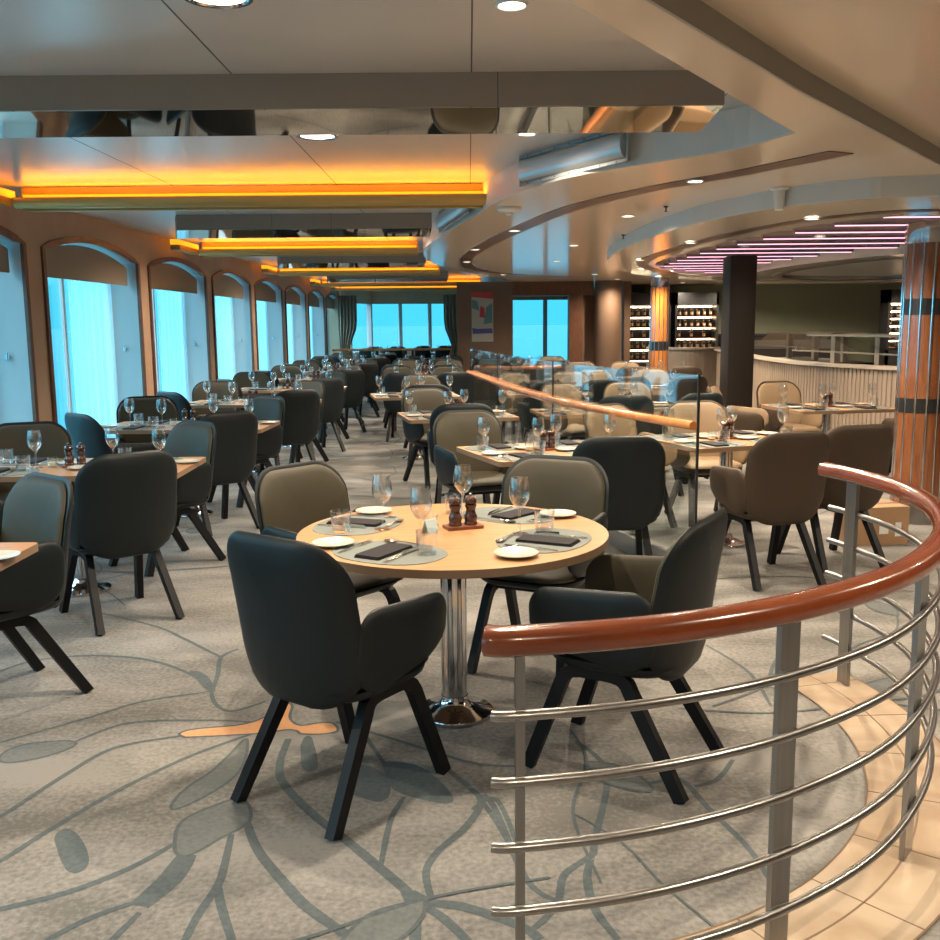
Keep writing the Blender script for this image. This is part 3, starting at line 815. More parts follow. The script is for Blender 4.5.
# ------------------------------------------------------------------ ribbed curved counter wall and buffet behind it
cpath = [tuple(p)[:2] for p in smooth_path([(5.6,8.0),(4.86,9.2),(4.25,10.2),(3.92,11.4),(3.93,13.0),(4.12,14.8),(4.40,17.2)], 8)]
e = empty('curved_counter', (4.2,11.5,0)); tag(e, 'long curved counter wall of pale vertical ribs with cream top', 'counter')
off = [(x-4.2,y-11.5) for x,y in cpath]
m = MB(); m.ribbon(off, .06, .10, 1.06)
dense = [tuple(p)[:2] for p in smooth_path(off, 5)]
L, acc = [dense[0]], 0
for a, b in zip(dense, dense[1:]):
    acc += (Vector(b)-Vector(a)).length
    if acc > .055: L.append(b); acc = 0
for i, p in enumerate(L[:-1]):
    t = (Vector(L[i+1])-Vector(p)); an = math.atan2(t.y,t.x); nn = Vector((-t.y,t.x)).normalized()
    c = Vector(p)-nn*.034 if (Vector(p)-nn).length >= 0 else p
    for sgn in (-1,1):
        c = Vector(p)+nn*.034*sgn
        m.box((c.x-.017,c.y-.008,.10),(c.x+.017,c.y+.008,1.055), rz=an)
m.build('ribbed_panel', M['ribbed'], e)
m = MB(); m.ribbon(off, .16, 1.06, 1.095); m.build('counter_top', M['counter'], e)
m = MB(); m.ribbon(off, .05, 0, .10); m.build('plinth', M['darkpanel'], e)
cp2 = [tuple(p)[:2] for p in smooth_path([(3.5,18.9),(3.75,18.2),(4.3,17.9),(5.2,18.4)], 8)]
e = empty('curved_counter', (4.4,17.4,0)); tag(e, 'short pale curved counter wall left of the dark square column', 'counter')
off2 = [(x-4.4,y-17.4) for x,y in cp2]
m = MB(); m.ribbon(off2, .06, .08, 1.06); m.build('ribbed_panel', M['ribbed'], e)
m = MB(); m.ribbon(off2, .16, 1.06, 1.10); m.build('counter_top', M['counter'], e)
m = MB(); m.ribbon(off2, .05, 0, .08); m.build('plinth', M['darkpanel'], e)
def guard(x, y, rz, label):
    e = empty('sneeze_guard', (x,y,0), rz)
    m = MB(); m.box((-1.25,-.4,0),(1.25,.4,.9)); m.build('buffet_body', M['darkpanel'], e)
    m = MB(); m.box((-1.28,-.44,.9),(1.28,.44,.94)); m.build('buffet_top', M['black'], e)
    for sx_ in (-1.0,.0,1.0):
        m = MB(); m.box((sx_-.05,-.04,.94),(sx_+.05,.04,1.36)); m.build('guard_post', M['counter'], e)
    m = MB(); m.box((-1.2,-.3,1.36),(1.2,.3,1.375)); m.add([(-1.2,-.3,1.37),(1.2,-.3,1.37),(1.2,-.52,1.16),(-1.2,-.52,1.16)], [(0,1,2,3)]); m.build('guard_glass', M['guard'], e, fix=False)
    m = MB(); m.box((-1.22,-.32,1.355),(1.22,-.28,1.385)).box((-1.22,.28,1.355),(1.22,.32,1.385)).box((-1.22,-.535,1.15),(1.22,-.51,1.17)); m.build('guard_rail', M['brass'], e)
    tag(e, label, 'buffet counter')
guard(5.3,12.6,R(-78), 'dark buffet counter with glass sneeze guard behind the ribbed counter, nearer one')
guard(5.6,15.8,R(-85), 'dark buffet counter with glass sneeze guard behind the ribbed counter, farther one')
def chafer(x,y,z,label):
    e = empty('chafing_dish', (x,y,z))
    m = MB(); m.lathe([(.20,0),(.21,.02),(.20,.10),(.22,.11),(.22,.125)], n=28); m.build('dish_body', M['chrome'], e, smooth=True)
    m = MB(); m.lathe([(.215,.126),(.20,.16),(.13,.21),(.02,.225)], n=28); m.build('dish_lid', M['chrome'], e, smooth=True)
    m = MB(); m.tube([(-.05,0,.22),(-.04,0,.255),(.04,0,.255),(.05,0,.22)], r=.008, n=8); m.build('lid_handle', M['chrome'], e, smooth=True)
    tag(e, label, 'chafing dish')
m = MB(); m.box((-.35,-.6,0),(.35,.6,.92), 0); m.box((-.38,-.63,.92),(.38,.63,.95), 1)
tag(m.build('serving_station', [M['pier'], M['black']], loc=(5.35,10.5,0)), 'brown serving station with black top behind the ribbed counter', 'serving station')
chafer(5.2,10.75,.9502,'round chrome chafing dish on the serving station, nearer of two'); chafer(5.35,11.0-.72,.9502,'round chrome chafing dish on the serving station beside the column')
m = MB(); m.box((-1.4,-.3,0),(1.4,.3,1.25), 0); m.box((-1.4,-.34,1.25),(1.4,.34,1.29), 1); m.box((-1.3,-.31,.95),(1.3,-.295,1.15), 2)
tag(m.build('back_bar', [M['darkpanel'], M['black'], M['steel']], loc=(7.1,22.2,0)), 'dark back bar standing along the dark green wall', 'bar')

# ------------------------------------------------------------------ lit bottle shelves
bot_n = 0
def bottle_proto():
    m = MB(); m.lathe([(.037,0),(.038,.01),(.038,.19),(.03,.215),(.014,.24),(.014,.30),(.016,.302),(.016,.315)], n=10)
    m.lathe([(.0385,.05),(.0388,.055),(.0388,.14),(.0385,.145)], n=10, mi=1, cap=False)
    return m.build('bottle', [M['bottle'], M['palelabel']], smooth=True)
def shelf_unit(x, y, wd, label, dsc, cols, rows, zbase=.5):
    e = empty('bottle_cabinet', (x,y,0)); H = 2.2
    m = MB(); m.box((-wd/2,-.0,0),(wd/2,.04,H)).box((-wd/2,-.4,0),(-wd/2+.05,0,H)).box((wd/2-.05,-.4,0),(wd/2,0,H)).box((-wd/2,-.4,1.93),(wd/2,0,H)).box((-wd/2,-.4,0),(wd/2,0,zbase-.05))
    m.build('cabinet_body', M['black'], e)
    gap = (1.93-zbase)/rows
    m = MB()
    for r_ in range(rows): m.box((-wd/2+.05,-.38,zbase+gap*r_-.015),(wd/2-.05,-.002,zbase+gap*r_))
    m.build('shelf', M['tray'], e)
    m = MB()
    for r_ in range(rows): m.box((-wd/2+.06,-.03,zbase+gap*(r_+1)-.045),(wd/2-.06,-.002,zbase+gap*(r_+1)-.018))
    m.build('shelf_lamp', M['shelflight'], e)
    tag(e, label, 'cabinet')
    for r_ in range(rows):
        for c in range(cols):
            if (r_*7+c*3) % 6 == 0: continue
            bx = -wd/2+.13+(wd-.26)*c/(cols-1)
            o = place('bottle', bottle_proto, (x+bx, y-.2, zbase+gap*r_+.0003))
            o.scale = (.9, .9, min(1,(gap-.03)/.32))
            tag(o, 'dark bottle, shelf %d from the bottom of %s, place %d' % (r_+1, dsc, c+1), 'bottle', 'bottles in the lit cabinets')
shelf_unit(3.95,21.9,.95,'black bottle cabinet with warm lit shelves beside the round column','the left lit cabinet',6,6)
shelf_unit(5.0,21.9,.95,'black bottle cabinet with warm lit shelves behind the orange column','the middle lit cabinet',6,6)
shelf_unit(9.35,21.0,1.1,'black bottle cabinet glowing pale blue beside the brown column','the right lit cabinet',6,6,1.0)

# ------------------------------------------------------------------ foreground curved railing
e = empty('curved_railing', (.73,2.15,0)); ox, oy = .73, 2.15
tag(e, 'curved railing with varnished wooden handrail and five steel bars in the foreground', 'railing')
ctrl = [(.03,1.925),(.10,1.92),(.40,1.985),(.73,2.135),(1.05,2.37),(1.30,2.66),(1.50,3.0),(1.63,3.40),(1.66,3.75),(1.61,4.06),(1.56,4.22)]
hp = [(p.x-ox,p.y-oy,.915) for p in smooth_path(ctrl, 8)]
m = MB(); sec = [(.037*math.copysign(abs(math.cos(a))**.8,math.cos(a)), .031*math.copysign(abs(math.sin(a))**.8,math.sin(a))) for a in [2*PI*k/20 for k in range(20)]]
m.tube(hp, sec=sec); m.build('handrail', M['mahog'], e, smooth=True)
bp = [(p[0],p[1]) for p in hp[3:-3]]
for z in (.165,.312,.459,.606,.753):
    m = MB(); m.tube([(p[0],p[1],z) for p in bp], r=.0115, n=10); m.build('steel_bar', M['steel'], e, smooth=True)
for (px, py, an, wd) in ((.10,1.93,96,.020),(.73,2.15,118,.06),(1.27,2.65,141,.085),(1.61,4.02,10,.075)):
    m = MB(); m.box((px-ox-wd/2,py-oy-.008,.0),(px-ox+wd/2,py-oy+.008,.89), rz=R(an-90 if wd < .07 else an-90))
    m.build('railing_post', M['steel'], e)

# ------------------------------------------------------------------ glass partition with wooden rail
pctrl = [(1.36,5.75),(1.02,6.7),(.68,7.9),(.42,9.4),(.24,10.8),(.02,12.4)]
pp = smooth_path(pctrl, 6)
e = empty('glass_partition', (.6,8.5,0)); tag(e, 'low curved glass partition with an orange wooden rail along it', 'partition')
rel = [(p.x-.6,p.y-8.5) for p in pp]
m = MB(); m.ribbon(rel, .012, .12, 1.25); m.build('glass_panel', M['guard'], e, fix=True)
m = MB(); m.tube([(x-.03,y-.01,.95) for x,y in rel], r=.028, n=12); m.build('wooden_rail', M['rail'], e, smooth=True)
for i in (0, 12, 22, len(rel)-1):
    m = MB(); m.box((rel[i][0]-.007,rel[i][1]-.011,0),(rel[i][0]+.007,rel[i][1]+.011,1.26)); m.build('partition_post', M['black'], e)
m = MB(); m.ribbon(rel, .03, 0, .12); m.build('base_channel', M['steeldark'], e)
p2 = smooth_path([(.1,13.9),(.45,13.6),(.95,13.6),(1.3,13.95)], 5)
e = empty('glass_partition', (.8,13.4,0)); tag(e, 'far short glass partition with orange wooden rail before the brown pier', 'partition')
rel = [(p.x-.8,p.y-13.4) for p in p2]
m = MB(); m.ribbon(rel, .012, .12, 1.1); m.build('glass_panel', M['guard'], e)
m = MB(); m.tube([(x,y-.04,.95) for x,y in rel], r=.028, n=12); m.build('wooden_rail', M['rail'], e, smooth=True)
m = MB(); m.ribbon(rel, .03, 0, .12); m.build('base_channel', M['steeldark'], e)
e = empty('end_railing', (-1.9,25.0,0)); tag(e, 'far wooden railing in front of the bow windows', 'railing')
m = MB(); m.tube([(-1.6,0,.93),(1.5,0,.93)], r=.03, n=10); m.build('wooden_rail', M['rail'], e, smooth=True)
m = MB()
for x in (-1.55,-.5,.5,1.45): m.box((x-.02,-.01,0),(x+.02,.01,.91))
m.build('railing_post', M['steel'], e)
m = MB()
for z in (.3,.5,.7): m.tube([(-1.55,0,z),(1.45,0,z)], r=.012, n=8)
m.build('steel_bar', M['steel'], e)

# ------------------------------------------------------------------ curtains, painting, carton
def drape(x, y, wd, label, bow):
    n = 48; vs = []; rows = 10
    for j in range(rows+1):
        z = .05+2.3*j/rows
        pinch = 1-.45*math.exp(-((z-.95)/.35)**2)
        for i in range(n+1):
            u = i/n
            vs.append((wd*((u-.5)*pinch+bow*(1-pinch)), .05*math.sin(u*PI*11), z))
    m = MB(); m.add(vs, [(j*(n+1)+i,j*(n+1)+i+1,(j+1)*(n+1)+i+1,(j+1)*(n+1)+i) for j in range(rows) for i in range(n)])
    o = m.build('curtain', M['grey_curtain'], smooth=True, fix=False, loc=(x,y,0))
    md = o.modifiers.new('thick', 'SOLIDIFY'); md.thickness = .006
    tag(o, label, 'curtain')
drape(-3.28,26.6,.5,'grey curtain tied back at the left of the bow windows',-.4)
drape(-.42,26.6,.5,'grey curtain tied back beside the brown pier',.4)
e = empty('painting', (.28,19.985,1.20)); tag(e, 'tall abstract painting in red, teal and blue on the brown pier', 'painting')
m = MB(); m.box((-.22,-.0,0),(.22,.012,1.0)); m.build('canvas', M['palepaint'], e)
def art(name, mat, poly):
    m = MB(); n = len(poly)
    m.add([(x,-.003,z) for x,z in poly]+[(x,0,z) for x,z in poly], [tuple(range(n))]+[(i,(i+1) % n,n+(i+1) % n,n+i) for i in range(n)]); m.build(name, mat, e)
art('red_field', M['scarlet'], [(-.22,.9),(.22,.86),(.22,1.0),(-.22,1.0)])
art('blue_band', M['blue'], [(-.2,.16),(.21,.17),(.2,.27),(-.1,.26),(-.21,.28)])
art('teal_patch', M['teal'], [(.02,.35),(.2,.38),(.2,.78),(.08,.7)])
art('slate_patch', M['teal'], [(-.21,.68),(-.06,.62),(-.1,.82),(-.21,.85)])
art('red_patch', M['scarlet'], [(-.06,.5),(.05,.48),(.04,.68),(-.04,.72)])
e = empty('cardboard_box', (2.86,6.80,0), R(8)); tag(e, 'brown cardboard box with white labels on the carpet beside the brown column', 'box')
m = MB(); m.box((-.2,-.15,0),(.2,.15,.27)); m.build('carton', M['carton'], e)
m = MB(); m.box((-.2005,-.028,.2703),(.2005,.028,.2712)); m.build('packing_tape', M['pier'], e)
m = MB(); m.box((.10,-.1512,.06),(.145,-.1502,.16)).box((-.02,-.1512,.08),(.05,-.1502,.16)); m.build('carton_label', M['label'], e)

# ------------------------------------------------------------------ dining chair: facing +y, origin on the floor under its middle
def chair_proto(sh, pd):
    def f():
        e = empty('dining_chair')
        W, H, zc = .54, .560, .650
        def base(u, v):                   # u across, v = height measured from the middle of the back
            z = zc+v
            y = -.225 + 1.0*u*u*(1-.35*max(0,v)/.29) - .12*(z-.42) - .10*max(0, z-.72)**1.2
            return u, y, z
        ol = rr(W, H, .150, .185, 9)
        def q(s): return math.sqrt(max(0, 1-s**5))
        m = MB()
        m.lens(ol, lambda u,v,s: (base(u,v)[0], base(u,v)[1]+.012*q(s), base(u,v)[2]),
                   lambda u,v,s: (base(u,v)[0], base(u,v)[1]-.040*q(s), base(u,v)[2]))
        bk = m.build('backrest', M[sh], e, smooth=True)
        oi = rr(W-.03, H-.03, .138, .172, 9)
        m = MB()
        m.lens(oi, lambda u,v,s: (base(u,v)[0], base(u,v)[1]+.012+.040*q(s), base(u,v)[2]-.002),
                   lambda u,v,s: (base(u,v)[0], base(u,v)[1]+.004, base(u,v)[2]-.002))
        m.build('back_pad', M[pd], bk, smooth=True)
        for sg in (-1, 1):
            oa = [(.0+ (y if True else 0), z) for y, z in rr(.46, .275, .085, .12, 8, 0.035, .556)]
            def arm(t, sg=sg):
                def g(u, v, s):
                    zz = v + .06*max(0,(u+.03)/.27)*max(0, min(1,(.56-v)/.13)) - .07*(u-.035)*max(0, min(1,(v-.52)/.12))
                    x = .245+.10*(zz-.45)-.10*max(0,u-.08)**1.5*2
                    return (sg*(x+t*q(s)), u, zz)
                return g
            m = MB()
            m.lens(oa, arm(.026), arm(-.022), 0, 1)
            m.build('armrest', [M[sh], M[pd]], e, smooth=True)
        os_ = rr(.47, .50, .13, .10, 8, 0, .015)
        m = MB()
        m.lens(os_, lambda u,v,s: (u, v, .448+.042*q(s)-.02*(v/.25)**2*0), lambda u,v,s: (u, v, .438-.006*q(s)))
        m.build('seat', M[pd], e, smooth=True)
        m = MB()
        m.lens(rr(.50,.47,.14,.13,8,0,.0), lambda u,v,s: (u, v, .437+.0*s), lambda u,v,s: (u, v, .437-.055*q(s)))
        m.build('seat_shell', M[sh], e, smooth=True)
        m = MB(); m.box((-.19,-.04,.362),(.19,.0,.388)); m.box((-.19,.08,.362),(.19,.12,.388)); m.build('crossbar', M['legs'], e)
        sec = [(-.023,-.018),(.023,-.018),(.023,.018),(-.023,.018)]
        for sg in (-1, 1):
            for fr in (-1, 1):
                top = -.05 if fr < 0 else .13
                foot = -.28 if fr < 0 else .28
                P = [(sg*.172,.04,.378),(sg*.174,top-fr*.035,.378),(sg*.176,top,.372),(sg*.178,top+fr*.022,.355),(sg*.181,top+fr*.036,.330),(sg*.215,foot,.0)]
                m = MB(); m.tube(P, sec=sec, upv=(sg,0,.0))
                # flat foot
                m.v = [(x,y,max(0,z)) for x,y,z in m.v]
                m.build('leg', M['legs'], e)
        return e
    return f
def chair(x, y, fx, fy, label, group, kind='dark'):
    a = math.atan2(-fx, fy)
    fn = chair_proto('shell','pad') if kind == 'dark' else chair_proto('shell2','pad2')
    return place('chair_'+kind, fn, (x,y,0), a, label, 'chair', group)

# ------------------------------------------------------------------ tables
def base_parts(e, r=.052):
    m = MB(); m.lathe([(.0005,0.002),(.155,.002),(.16,.006),(.155,.016),(.10,.030),(.065,.05),(.056,.07),(r+.002,.08)], n=32, cap=False)
    m.lathe([(.0005,.0),(.158,.0),(.16,.006)], n=32, cap=False)
    m.build('base_plate', M['chrome'], e, smooth=True)
    m = MB(); m.lathe([(r,.06),(r,.715)], n=28); m.build('pedestal', M['chrome'], e, smooth=True)
    m = MB(); m.box((-.25,-.03,.70),(.25,.03,.72)); m.box((-.03,-.25,.70),(.03,.25,.7195)); m.build('top_bracket', M['black'], e)
def rect_proto(L, D):
    def f():
        e = empty('dining_table'); base_parts(e, .045)
        m = MB(); m.prism(rr(L,D,.03,.03,4), .7205, .75, 1)
        m.prism(rr(L-.006,D-.006,.03,.03,4), .7499, .7502, 0)
        m.build('tabletop', [M['top'], M['topedge']], e)
        return e
    return f
def round_proto():
    e = empty('dining_table'); base_parts(e, .052)
    c = [(.61*math.cos(2*PI*k/72), .61*math.sin(2*PI*k/72)) for k in range(72)]
    m = MB(); m.prism(c, .7205, .75, 1); m.prism([(x*.996,y*.996) for x,y in c], .7499, .7502, 0)
    m.build('tabletop', [M['top'], M['topedge']], e)
    return e
TZ = .7503
# ------------------------------------------------------------------ tableware
def wine_proto():
    m = MB()
    m.lathe([(.0005,.0),(.034,.0),(.035,.002),(.012,.005),(.0045,.014),(.004,.06),(.0045,.095),(.012,.104),(.026,.118),(.037,.14),(.041,.160),(.038,.19),(.032,.222),(.0305,.222),(.0365,.19),(.0395,.160),(.0355,.14),(.0245,.12),(.010,.107),(.0005,.105)], n=20, cap=False)
    return m.build('wine_glass', M['clear'], smooth=True)
def tumbler_proto():
    m = MB(); m.lathe([(.0005,0),(.034,0),(.036,.004),(.041,.085),(.0388,.085),(.034,.010),(.0005,.009)], n=20, cap=False)
    return m.build('tumbler', M['clear'], smooth=True)
def plate_proto():
    m = MB(); m.lathe([(.0005,.002),(.045,.001),(.05,.0),(.055,.002),(.078,.011),(.079,.0135),(.056,.008),(.05,.006),(.0005,.0055)], n=32, cap=False)
    return m.build('side_plate', M['china'], smooth=True)
def napkin_proto():
    m = MB()
    for k in range(3): m.prism(rr(.225-.004*k,.108-.003*k,.008,.008,3,.001*k,.0005*k), .0034*k, .0034*k+.0032)
    return m.build('napkin', M['napkin'])
def mat_proto():
    ol = []
    for k in range(40):
        a = 2*PI*k/40
        ol.append(((.215)*math.copysign(abs(math.cos(a))**.9,math.cos(a)), .165*math.copysign(abs(math.sin(a))**.85,math.sin(a))))
    m = MB(); m.prism(ol, 0, .0025); return m.build('placemat', M['mat'])
def fork_proto():
    m = MB(); m.tube([(0,-.10,.003),(0,-.02,.006),(0,.04,.009),(0,.06,.006)], sec=[(-.004,-.001),(.004,-.001),(.004,.001),(-.004,.001)])
    m.box((-.011,.058,.0045),(.011,.070,.0065))
    for x in (-.0095,-.0032,.0032,.0095): m.tube([(x,.068,.0055),(x,.09,.003),(x,.108,.006)], sec=[(-.0016,-.001),(.0016,-.001),(.0016,.001),(-.0016,.001)])
    m.tube([(0,-.10,.0015),(0,-.085,.0015)], sec=[(-.0055,-.0014),(.0055,-.0014),(.0055,.0014),(-.0055,.0014)])
    return m.build('fork', M['cut'])
def knife_proto():
    m = MB(); m.box((-.0055,-.11,0),(.0055,0,.006)); m.add([(-.001,0,.002),(.001,0,.002),(.001,.09,.002),(.0,.105,.002),(-.001,0,.018),(.001,0,.018),(.001,.09,.014),(0,.105,.004)], [(0,1,5,4),(1,2,6,5),(2,3,7,6),(3,0,4,7),(0,3,2,1),(4,5,6,7)])
    m.box((-.007,0,0),(.007,.10,.003))
    return m.build('knife', M['cut'])
def spoon_proto():
    m = MB(); m.tube([(0,-.10,.0015),(0,-.02,.005),(0,.04,.008),(0,.06,.006)], sec=[(-.004,-.0012),(.004,-.0012),(.004,.0012),(-.004,.0012)])
    m.lens([(.019*math.cos(2*PI*k/20), .085+.029*math.sin(2*PI*k/20)) for k in range(20)], lambda u,v,s: (u,v,.007-.005*(1-s*s)), lambda u,v,s: (u,v,.0062-.0055*(1-s*s)))
    return m.build('spoon', M['cut'], smooth=True)
def mill_proto():
    e = empty('pepper_mill')
    m = MB(); m.lathe([(.0005,0),(.026,0),(.027,.008),(.024,.014),(.0265,.022),(.0265,.036),(.022,.044),(.0185,.056),(.0195,.066),(.024,.074),(.0245,.082)], n=20, cap=False); m.lathe([(.0005,.0819),(.0245,.082)], n=20, cap=False); m.build('mill_body', M['mill'], e, smooth=True)
    m = MB(); m.lathe([(.0005,.083),(.018,.083),(.024,.088),(.0245,.098),(.022,.108),(.014,.114),(.0005,.115)], n=20, cap=False); m.build('mill_head', M['mill'], e, smooth=True)
    m = MB(); m.lathe([(.004,.114),(.004,.118),(.0075,.121),(.0075,.126),(.003,.129)], n=12); m.build('mill_knob', M['chrome'], e, smooth=True)
    return e
def tray_proto():
    m = MB(); m.prism(rr(.15,.085,.006,.006,3), 0, .012); return m.build('wooden_tray', M['tray'])
def candle_proto():
    e = empty('candle_glass')
    m = MB(); m.lathe([(.0005,0),(.026,0),(.031,.012),(.030,.058),(.0285,.058),(.0292,.014),(.0005,.010)], n=20, cap=False); m.build('holder', M['clear'], e, smooth=True)
    m = MB(); m.lathe([(.0005,.0105),(.026,.0105),(.0275,.03),(.0005,.031)], n=16, cap=False); m.build('candle', M['wax'], e, smooth=True)
    m = MB(); m.lathe([(.001,.03),(.001,.038)], n=6); m.build('wick', M['black'], e)
    return e
def card_proto(key):
    def f():
        m = MB(); a = .018
        for s_ in (-1,1): m.add([(-.03,s_*a,0),(.03,s_*a,0),(.03,s_*.0005,.052),(-.03,s_*.0005,.052),(-.03,s_*(a+.0015),0),(.03,s_*(a+.0015),0),(.03,s_*.002,.053),(-.03,s_*.002,.053)], [(0,1,2,3),(4,7,6,5),(0,4,5,1),(2,6,7,3),(1,5,6,2),(0,3,7,4)])
        return m.build('table_card', M[key])
    return f
def item(kind, fn, x, y, z, rz, label, cat, group):
    return place(kind, fn, (x,y,z), rz, label, cat, group)
def setting(px, py, ang, where, full, ov={}, small=False):
    """one place setting; (px,py) middle of its mat, ang = direction the diner faces"""
    c, s = math.cos(ang), math.sin(ang)
    def W(a, b): return px + a*s + b*c, py - a*c + b*s      # a: to the diner's right, b: away from the diner
    rz = ang-PI/2; z = TZ
    jr = random.Random(hash((round(px,2), round(py,2))) & 0xffff)
    j = lambda k: jr.uniform(-k,k)
    item('mat', mat_proto, px, py, z, rz, 'grey woven placemat, '+where, 'placemat', 'grey placemats')
    z2 = z+.0026
    nx, ny = W(-.02+j(.008),-.02+j(.005)) if full else W(-.02,-.03); item('napkin', napkin_proto, nx, ny, z2, (ang if full else rz)+j(.10), 'folded dark napkin, '+where, 'napkin', 'dark folded napkins')
    gx, gy = W(.19,.115); item('tumbler', tumbler_proto, *ov.get('t', W(.115+j(.01),.055+j(.01))), z2, 0, 'clear water tumbler, '+where, 'tumbler', 'water tumblers')
    item('wine', wine_proto, *ov.get('w', W(.155+j(.01),.15+j(.008))), z2 if ov else z, 0, 'clear wine glass, '+where, 'wine glass', 'wine glasses')
    item('plate', plate_proto, *ov.get('p', W(-.15,.148) if small else W(-.285+j(.01),.10+j(.01))), z2 if ov or small else z, 0, 'small cream side plate, '+where, 'plate', 'cream side plates')
    if full:
        item('fork', fork_proto, *W(-.155,-.06 if small else -.01), z2, rz+j(.1), 'steel fork, '+where, 'fork', 'forks')
        item('knife', knife_proto, *W(.075,-.03), z2, rz+.06+j(.05), 'steel knife, '+where, 'knife', 'knives')
        item('spoon', spoon_proto, *W(-.01+j(.005),.138), z2, rz+PI/2+j(.1), 'steel spoon, '+where, 'spoon', 'spoons')
def centre(x, y, rz, td, card=None, z=None):
    c, s = math.cos(rz), math.sin(rz)
    W = lambda a, b: (x+a*c-b*s, y+a*s+b*c)
    item('tray', tray_proto, x, y, TZ, rz, 'reddish wooden tray under the two mills, '+td, 'tray', 'mill trays')
    for sg, nm in ((-1,'left'),(1,'right')):
        item('mill', mill_proto, *W(.033*sg,0), TZ+.0121, 0, 'dark turned wooden mill on the tray, %s one, %s' % (nm, td), 'pepper mill', 'wooden mills')
    item('candle', candle_proto, *W(-.125,.03), TZ, 0, 'small glass candle holder beside the mills, '+td, 'candle holder', 'candle holders')
    if card:
        item('card_'+card, card_proto(card), *W(-.15 if card == 'card' else .14,-.035), TZ, rz+.5, ('pale blue' if card == 'card' else 'orange')+' folded table card, '+td, 'table card', 'table cards')

# --- the near round table
place('round_table', round_proto, (-.07,3.75,0), R(12), 'large round oak table on a chrome pedestal in the foreground', 'table')
RT = (-.07,3.75)
for mx_, my_, where, ov in ((-.29,3.40,'near left of the round table',dict(p=(-.51,3.52),w=(-.18,3.47),t=(-.155,3.37))),
                            (.28,3.58,'near right of the round table',dict(p=(.16,3.33),w=(.19,3.68),t=(.29,3.73))),
                            (-.46,3.90,'far left of the round table',dict(p=(-.42,4.14),w=(-.35,3.79),t=(-.51,3.75))),
                            (.17,4.07,'far right of the round table',dict(p=(.37,4.04),w=(-.03,4.02),t=(-.07,4.11)))):
    setting(mx_, my_, math.atan2(3.75-my_, -.07-mx_), where, True, ov)
centre(-.03,3.82,R(20),'on the round table','card')
G = 'dark chairs with olive pads'
chair(-.44,3.12,.58,.81,'charcoal chair nearest the viewer, back turned, at the round table',G)
chair(.55,3.31,-.86,.50,'charcoal chair at the near right of the round table, behind the handrail',G)
chair(-.60,4.25,.75,-.62,'charcoal chair with olive pad at the far left of the round table',G)
chair(.31,4.36,-.42,-.90,'charcoal chair with olive pad at the far right of the round table',G)

# --- window row
def table_set(kind, proto, x, y, rz, L, D, td, where4, full, card=None, cen=True, skip=()):
    o = place(kind, proto, (x,y,0), rz, 'rectangular oak dining table on chrome pedestal, '+td, 'table', 'oak dining tables')
    c, s = math.cos(rz), math.sin(rz)
    W = lambda a, b: (x+a*c-b*s, y+a*s+b*c)
    k = 0
    for b_, nm in ((-1,'near'),(1,'far')):
        for a_, nm2 in ((-1,'left'),(1,'right')):
            if (nm, nm2) not in skip:
                setting(*W(a_*L*.26, b_*(D/2-.165)), rz+(PI/2 if b_ < 0 else -PI/2), '%s %s setting, %s' % (nm, nm2, td), full, {}, L < 1.2)
    if cen: centre(*W(.0,.0), rz+.3, td, card)
    return o
WY = [3.25,5.65,8.0,10.4,12.6,14.75,17.0,19.3,21.6]
rj = random.Random(5)
for k, yc in enumerate(WY):
    td = '%s window-row table' % ORD[k]
    table_set('win_table', rect_proto(1.36,.74), -2.32, yc, R(rj.uniform(-2,2)), 1.36, .74, td, None, k < 4, {0:None,1:'ocard'}.get(k))
    j = lambda s_: rj.uniform(-s_, s_)
    lit = 'near aisle corner of the '+td
    dy = -.52 if k else -.48
    chair(-1.89-(.1 if k == 2 else 0)+j(.03), yc+dy+j(.04), -.62+j(.1), .78, 'charcoal chair seen from behind, near aisle corner, '+td, G)
    chair(-2.02+j(.03), yc+.65+j(.04), -.58+j(.1), -.81, 'charcoal chair turned to the windows, far aisle corner, '+td, G)
    if k: chair(-2.76+j(.03), yc-.62+j(.04), .68+j(.1), .73, 'charcoal chair seen from behind, near window side, '+td, G)
    chair(-2.90+j(.03), yc+.66+j(.05), .30+j(.15), -.95, 'charcoal chair with olive pad showing, far window side, '+td, G)

# --- middle row, left of the glass partition
MR = [(.50,6.22,R(20)),(-.12,8.75,R(12)),(-.64,11.3,R(10)),(-.62,13.9,R(6)),(-.75,16.4,0),(-.8,18.9,0)]
for k, (x, y, rz) in enumerate(MR):
    td = '%s middle-row table' % ORD[k]
    table_set('mid_table', rect_proto(.98,.80), x, y, rz, .98, .80, td, None, k < 3)
    c, s = math.cos(rz), math.sin(rz)
    W = lambda a, b: (x+a*c-b*s, y+a*s+b*c)
    lst = [(-.36,-.66,.15,.98,'near left'),(.30,-.66,-.15,.98,'near right'),(-.30,.74,.25,-.96,'far left'),(.36,.70,-.2,-.97,'far right')]
    if k == 0: lst = [(.135,-.62,.35,.93,'near right'),(-.19,.79,0,-1,'far left')]
    if k == 1: lst = [(-.07,-.70,.15,.98,'near side'),(-.04,.76,.25,-.96,'far side')]
    if k == 2: lst = [(.08,-.68,.15,.98,'near side'),(.22,.76,.2,-.96,'far side')]
    for a_, b_, fx, fy, nm in lst:
        p = W(a_, b_)

        chair(p[0]+rj.uniform(-.03,.03), p[1]+rj.uniform(-.03,.03), fx*c-fy*s, fx*s+fy*c, 'charcoal chair with olive pad, %s of the %s' % (nm, td), G)

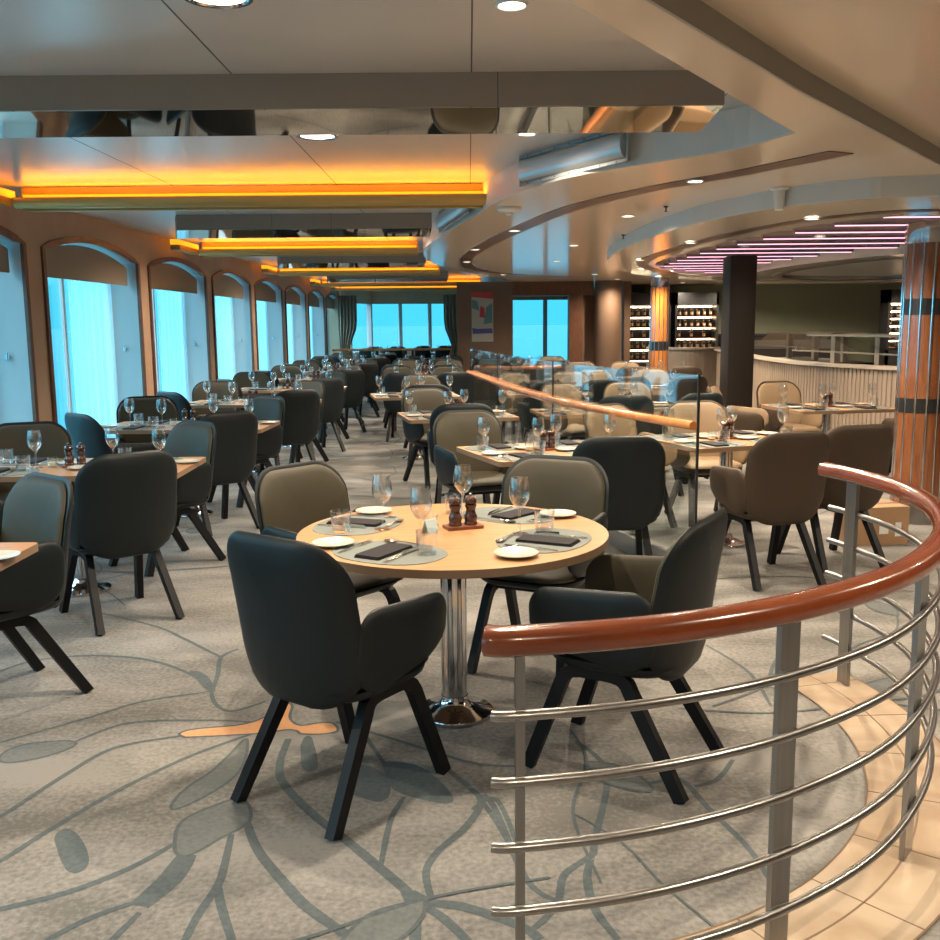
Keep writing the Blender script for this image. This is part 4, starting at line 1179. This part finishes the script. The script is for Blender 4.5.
# --- right of the partition
RR = [(1.80,6.75,R(20),'first table right of the glass partition'),(3.42,9.25,R(10),'table beside the ribbed counter wall'),
      (1.55,9.55,R(14),'second table right of the glass partition'),(2.2,12.5,R(6),'table behind the dark square column'),
      (1.05,11.9,R(8),'third table right of the glass partition'),(1.45,15.3,0,'fourth table right of the glass partition'),
      (2.85,15.0,R(-4),'table before the orange column'),(1.2,18.0,0,'table nearest the brown pier')]
for k, (x, y, rz, td) in enumerate(RR):
    kind = 'tan' if k in (0,1,3,6) else ('tan' if k > 3 else 'tan')
    table_set('mid_table', rect_proto(.98,.80), x, y, rz, .98, .80, td, None, k < 2)
    c, s = math.cos(rz), math.sin(rz)
    W = lambda a, b: (x+a*c-b*s, y+a*s+b*c)
    lst = [(-.36,-.66,.15,.98,'near left'),(.30,-.66,-.15,.98,'near right'),(-.30,.72,.25,-.96,'far left'),(.36,.70,-.2,-.97,'far right')]
    if k == 0: lst = [(-.30,-.87,.10,.99,'near left'),(.33,-.70,.12,.99,'near right'),(-.32,.80,.25,-.96,'far left'),(.36,.78,-.2,-.97,'far right')]
    if k == 1: lst = [(-.62,.58,.80,-.50,'far left'),(.60,-.62,-.3,.95,'near right'),(.08,.86,.1,-.99,'far side')]
    if k == 6: lst = lst[:3]
    for a_, b_, fx, fy, nm in lst:
        p = W(a_, b_)
        dark = k in (2,4) and b_ < 0
        chair(p[0], p[1], fx*c-fy*s, fx*s+fy*c, ('charcoal' if dark else 'tan leather')+' chair, %s of the %s' % (nm, td), G if dark else 'tan chairs right of the partition', 'dark' if dark else 'tan')
# --- beyond the end railing, by the bow windows
for k, (x, y) in enumerate(((-2.4,27.6),(-1.0,28.2))):
    td = '%s table beyond the end railing' % ('left','right')[k]
    table_set('mid_table', rect_proto(.98,.80), x, y, 0, .98, .80, td, None, False, cen=False)
    for a_, b_, fy, nm in ((-.33,-.68,1,'near left'),(.33,-.68,1,'near right'),(-.33,.68,-1,'far left'),(.33,.68,-1,'far right')):
        chair(x+a_, y+b_, .05, fy, 'charcoal chair, %s of the %s' % (nm, td), G)
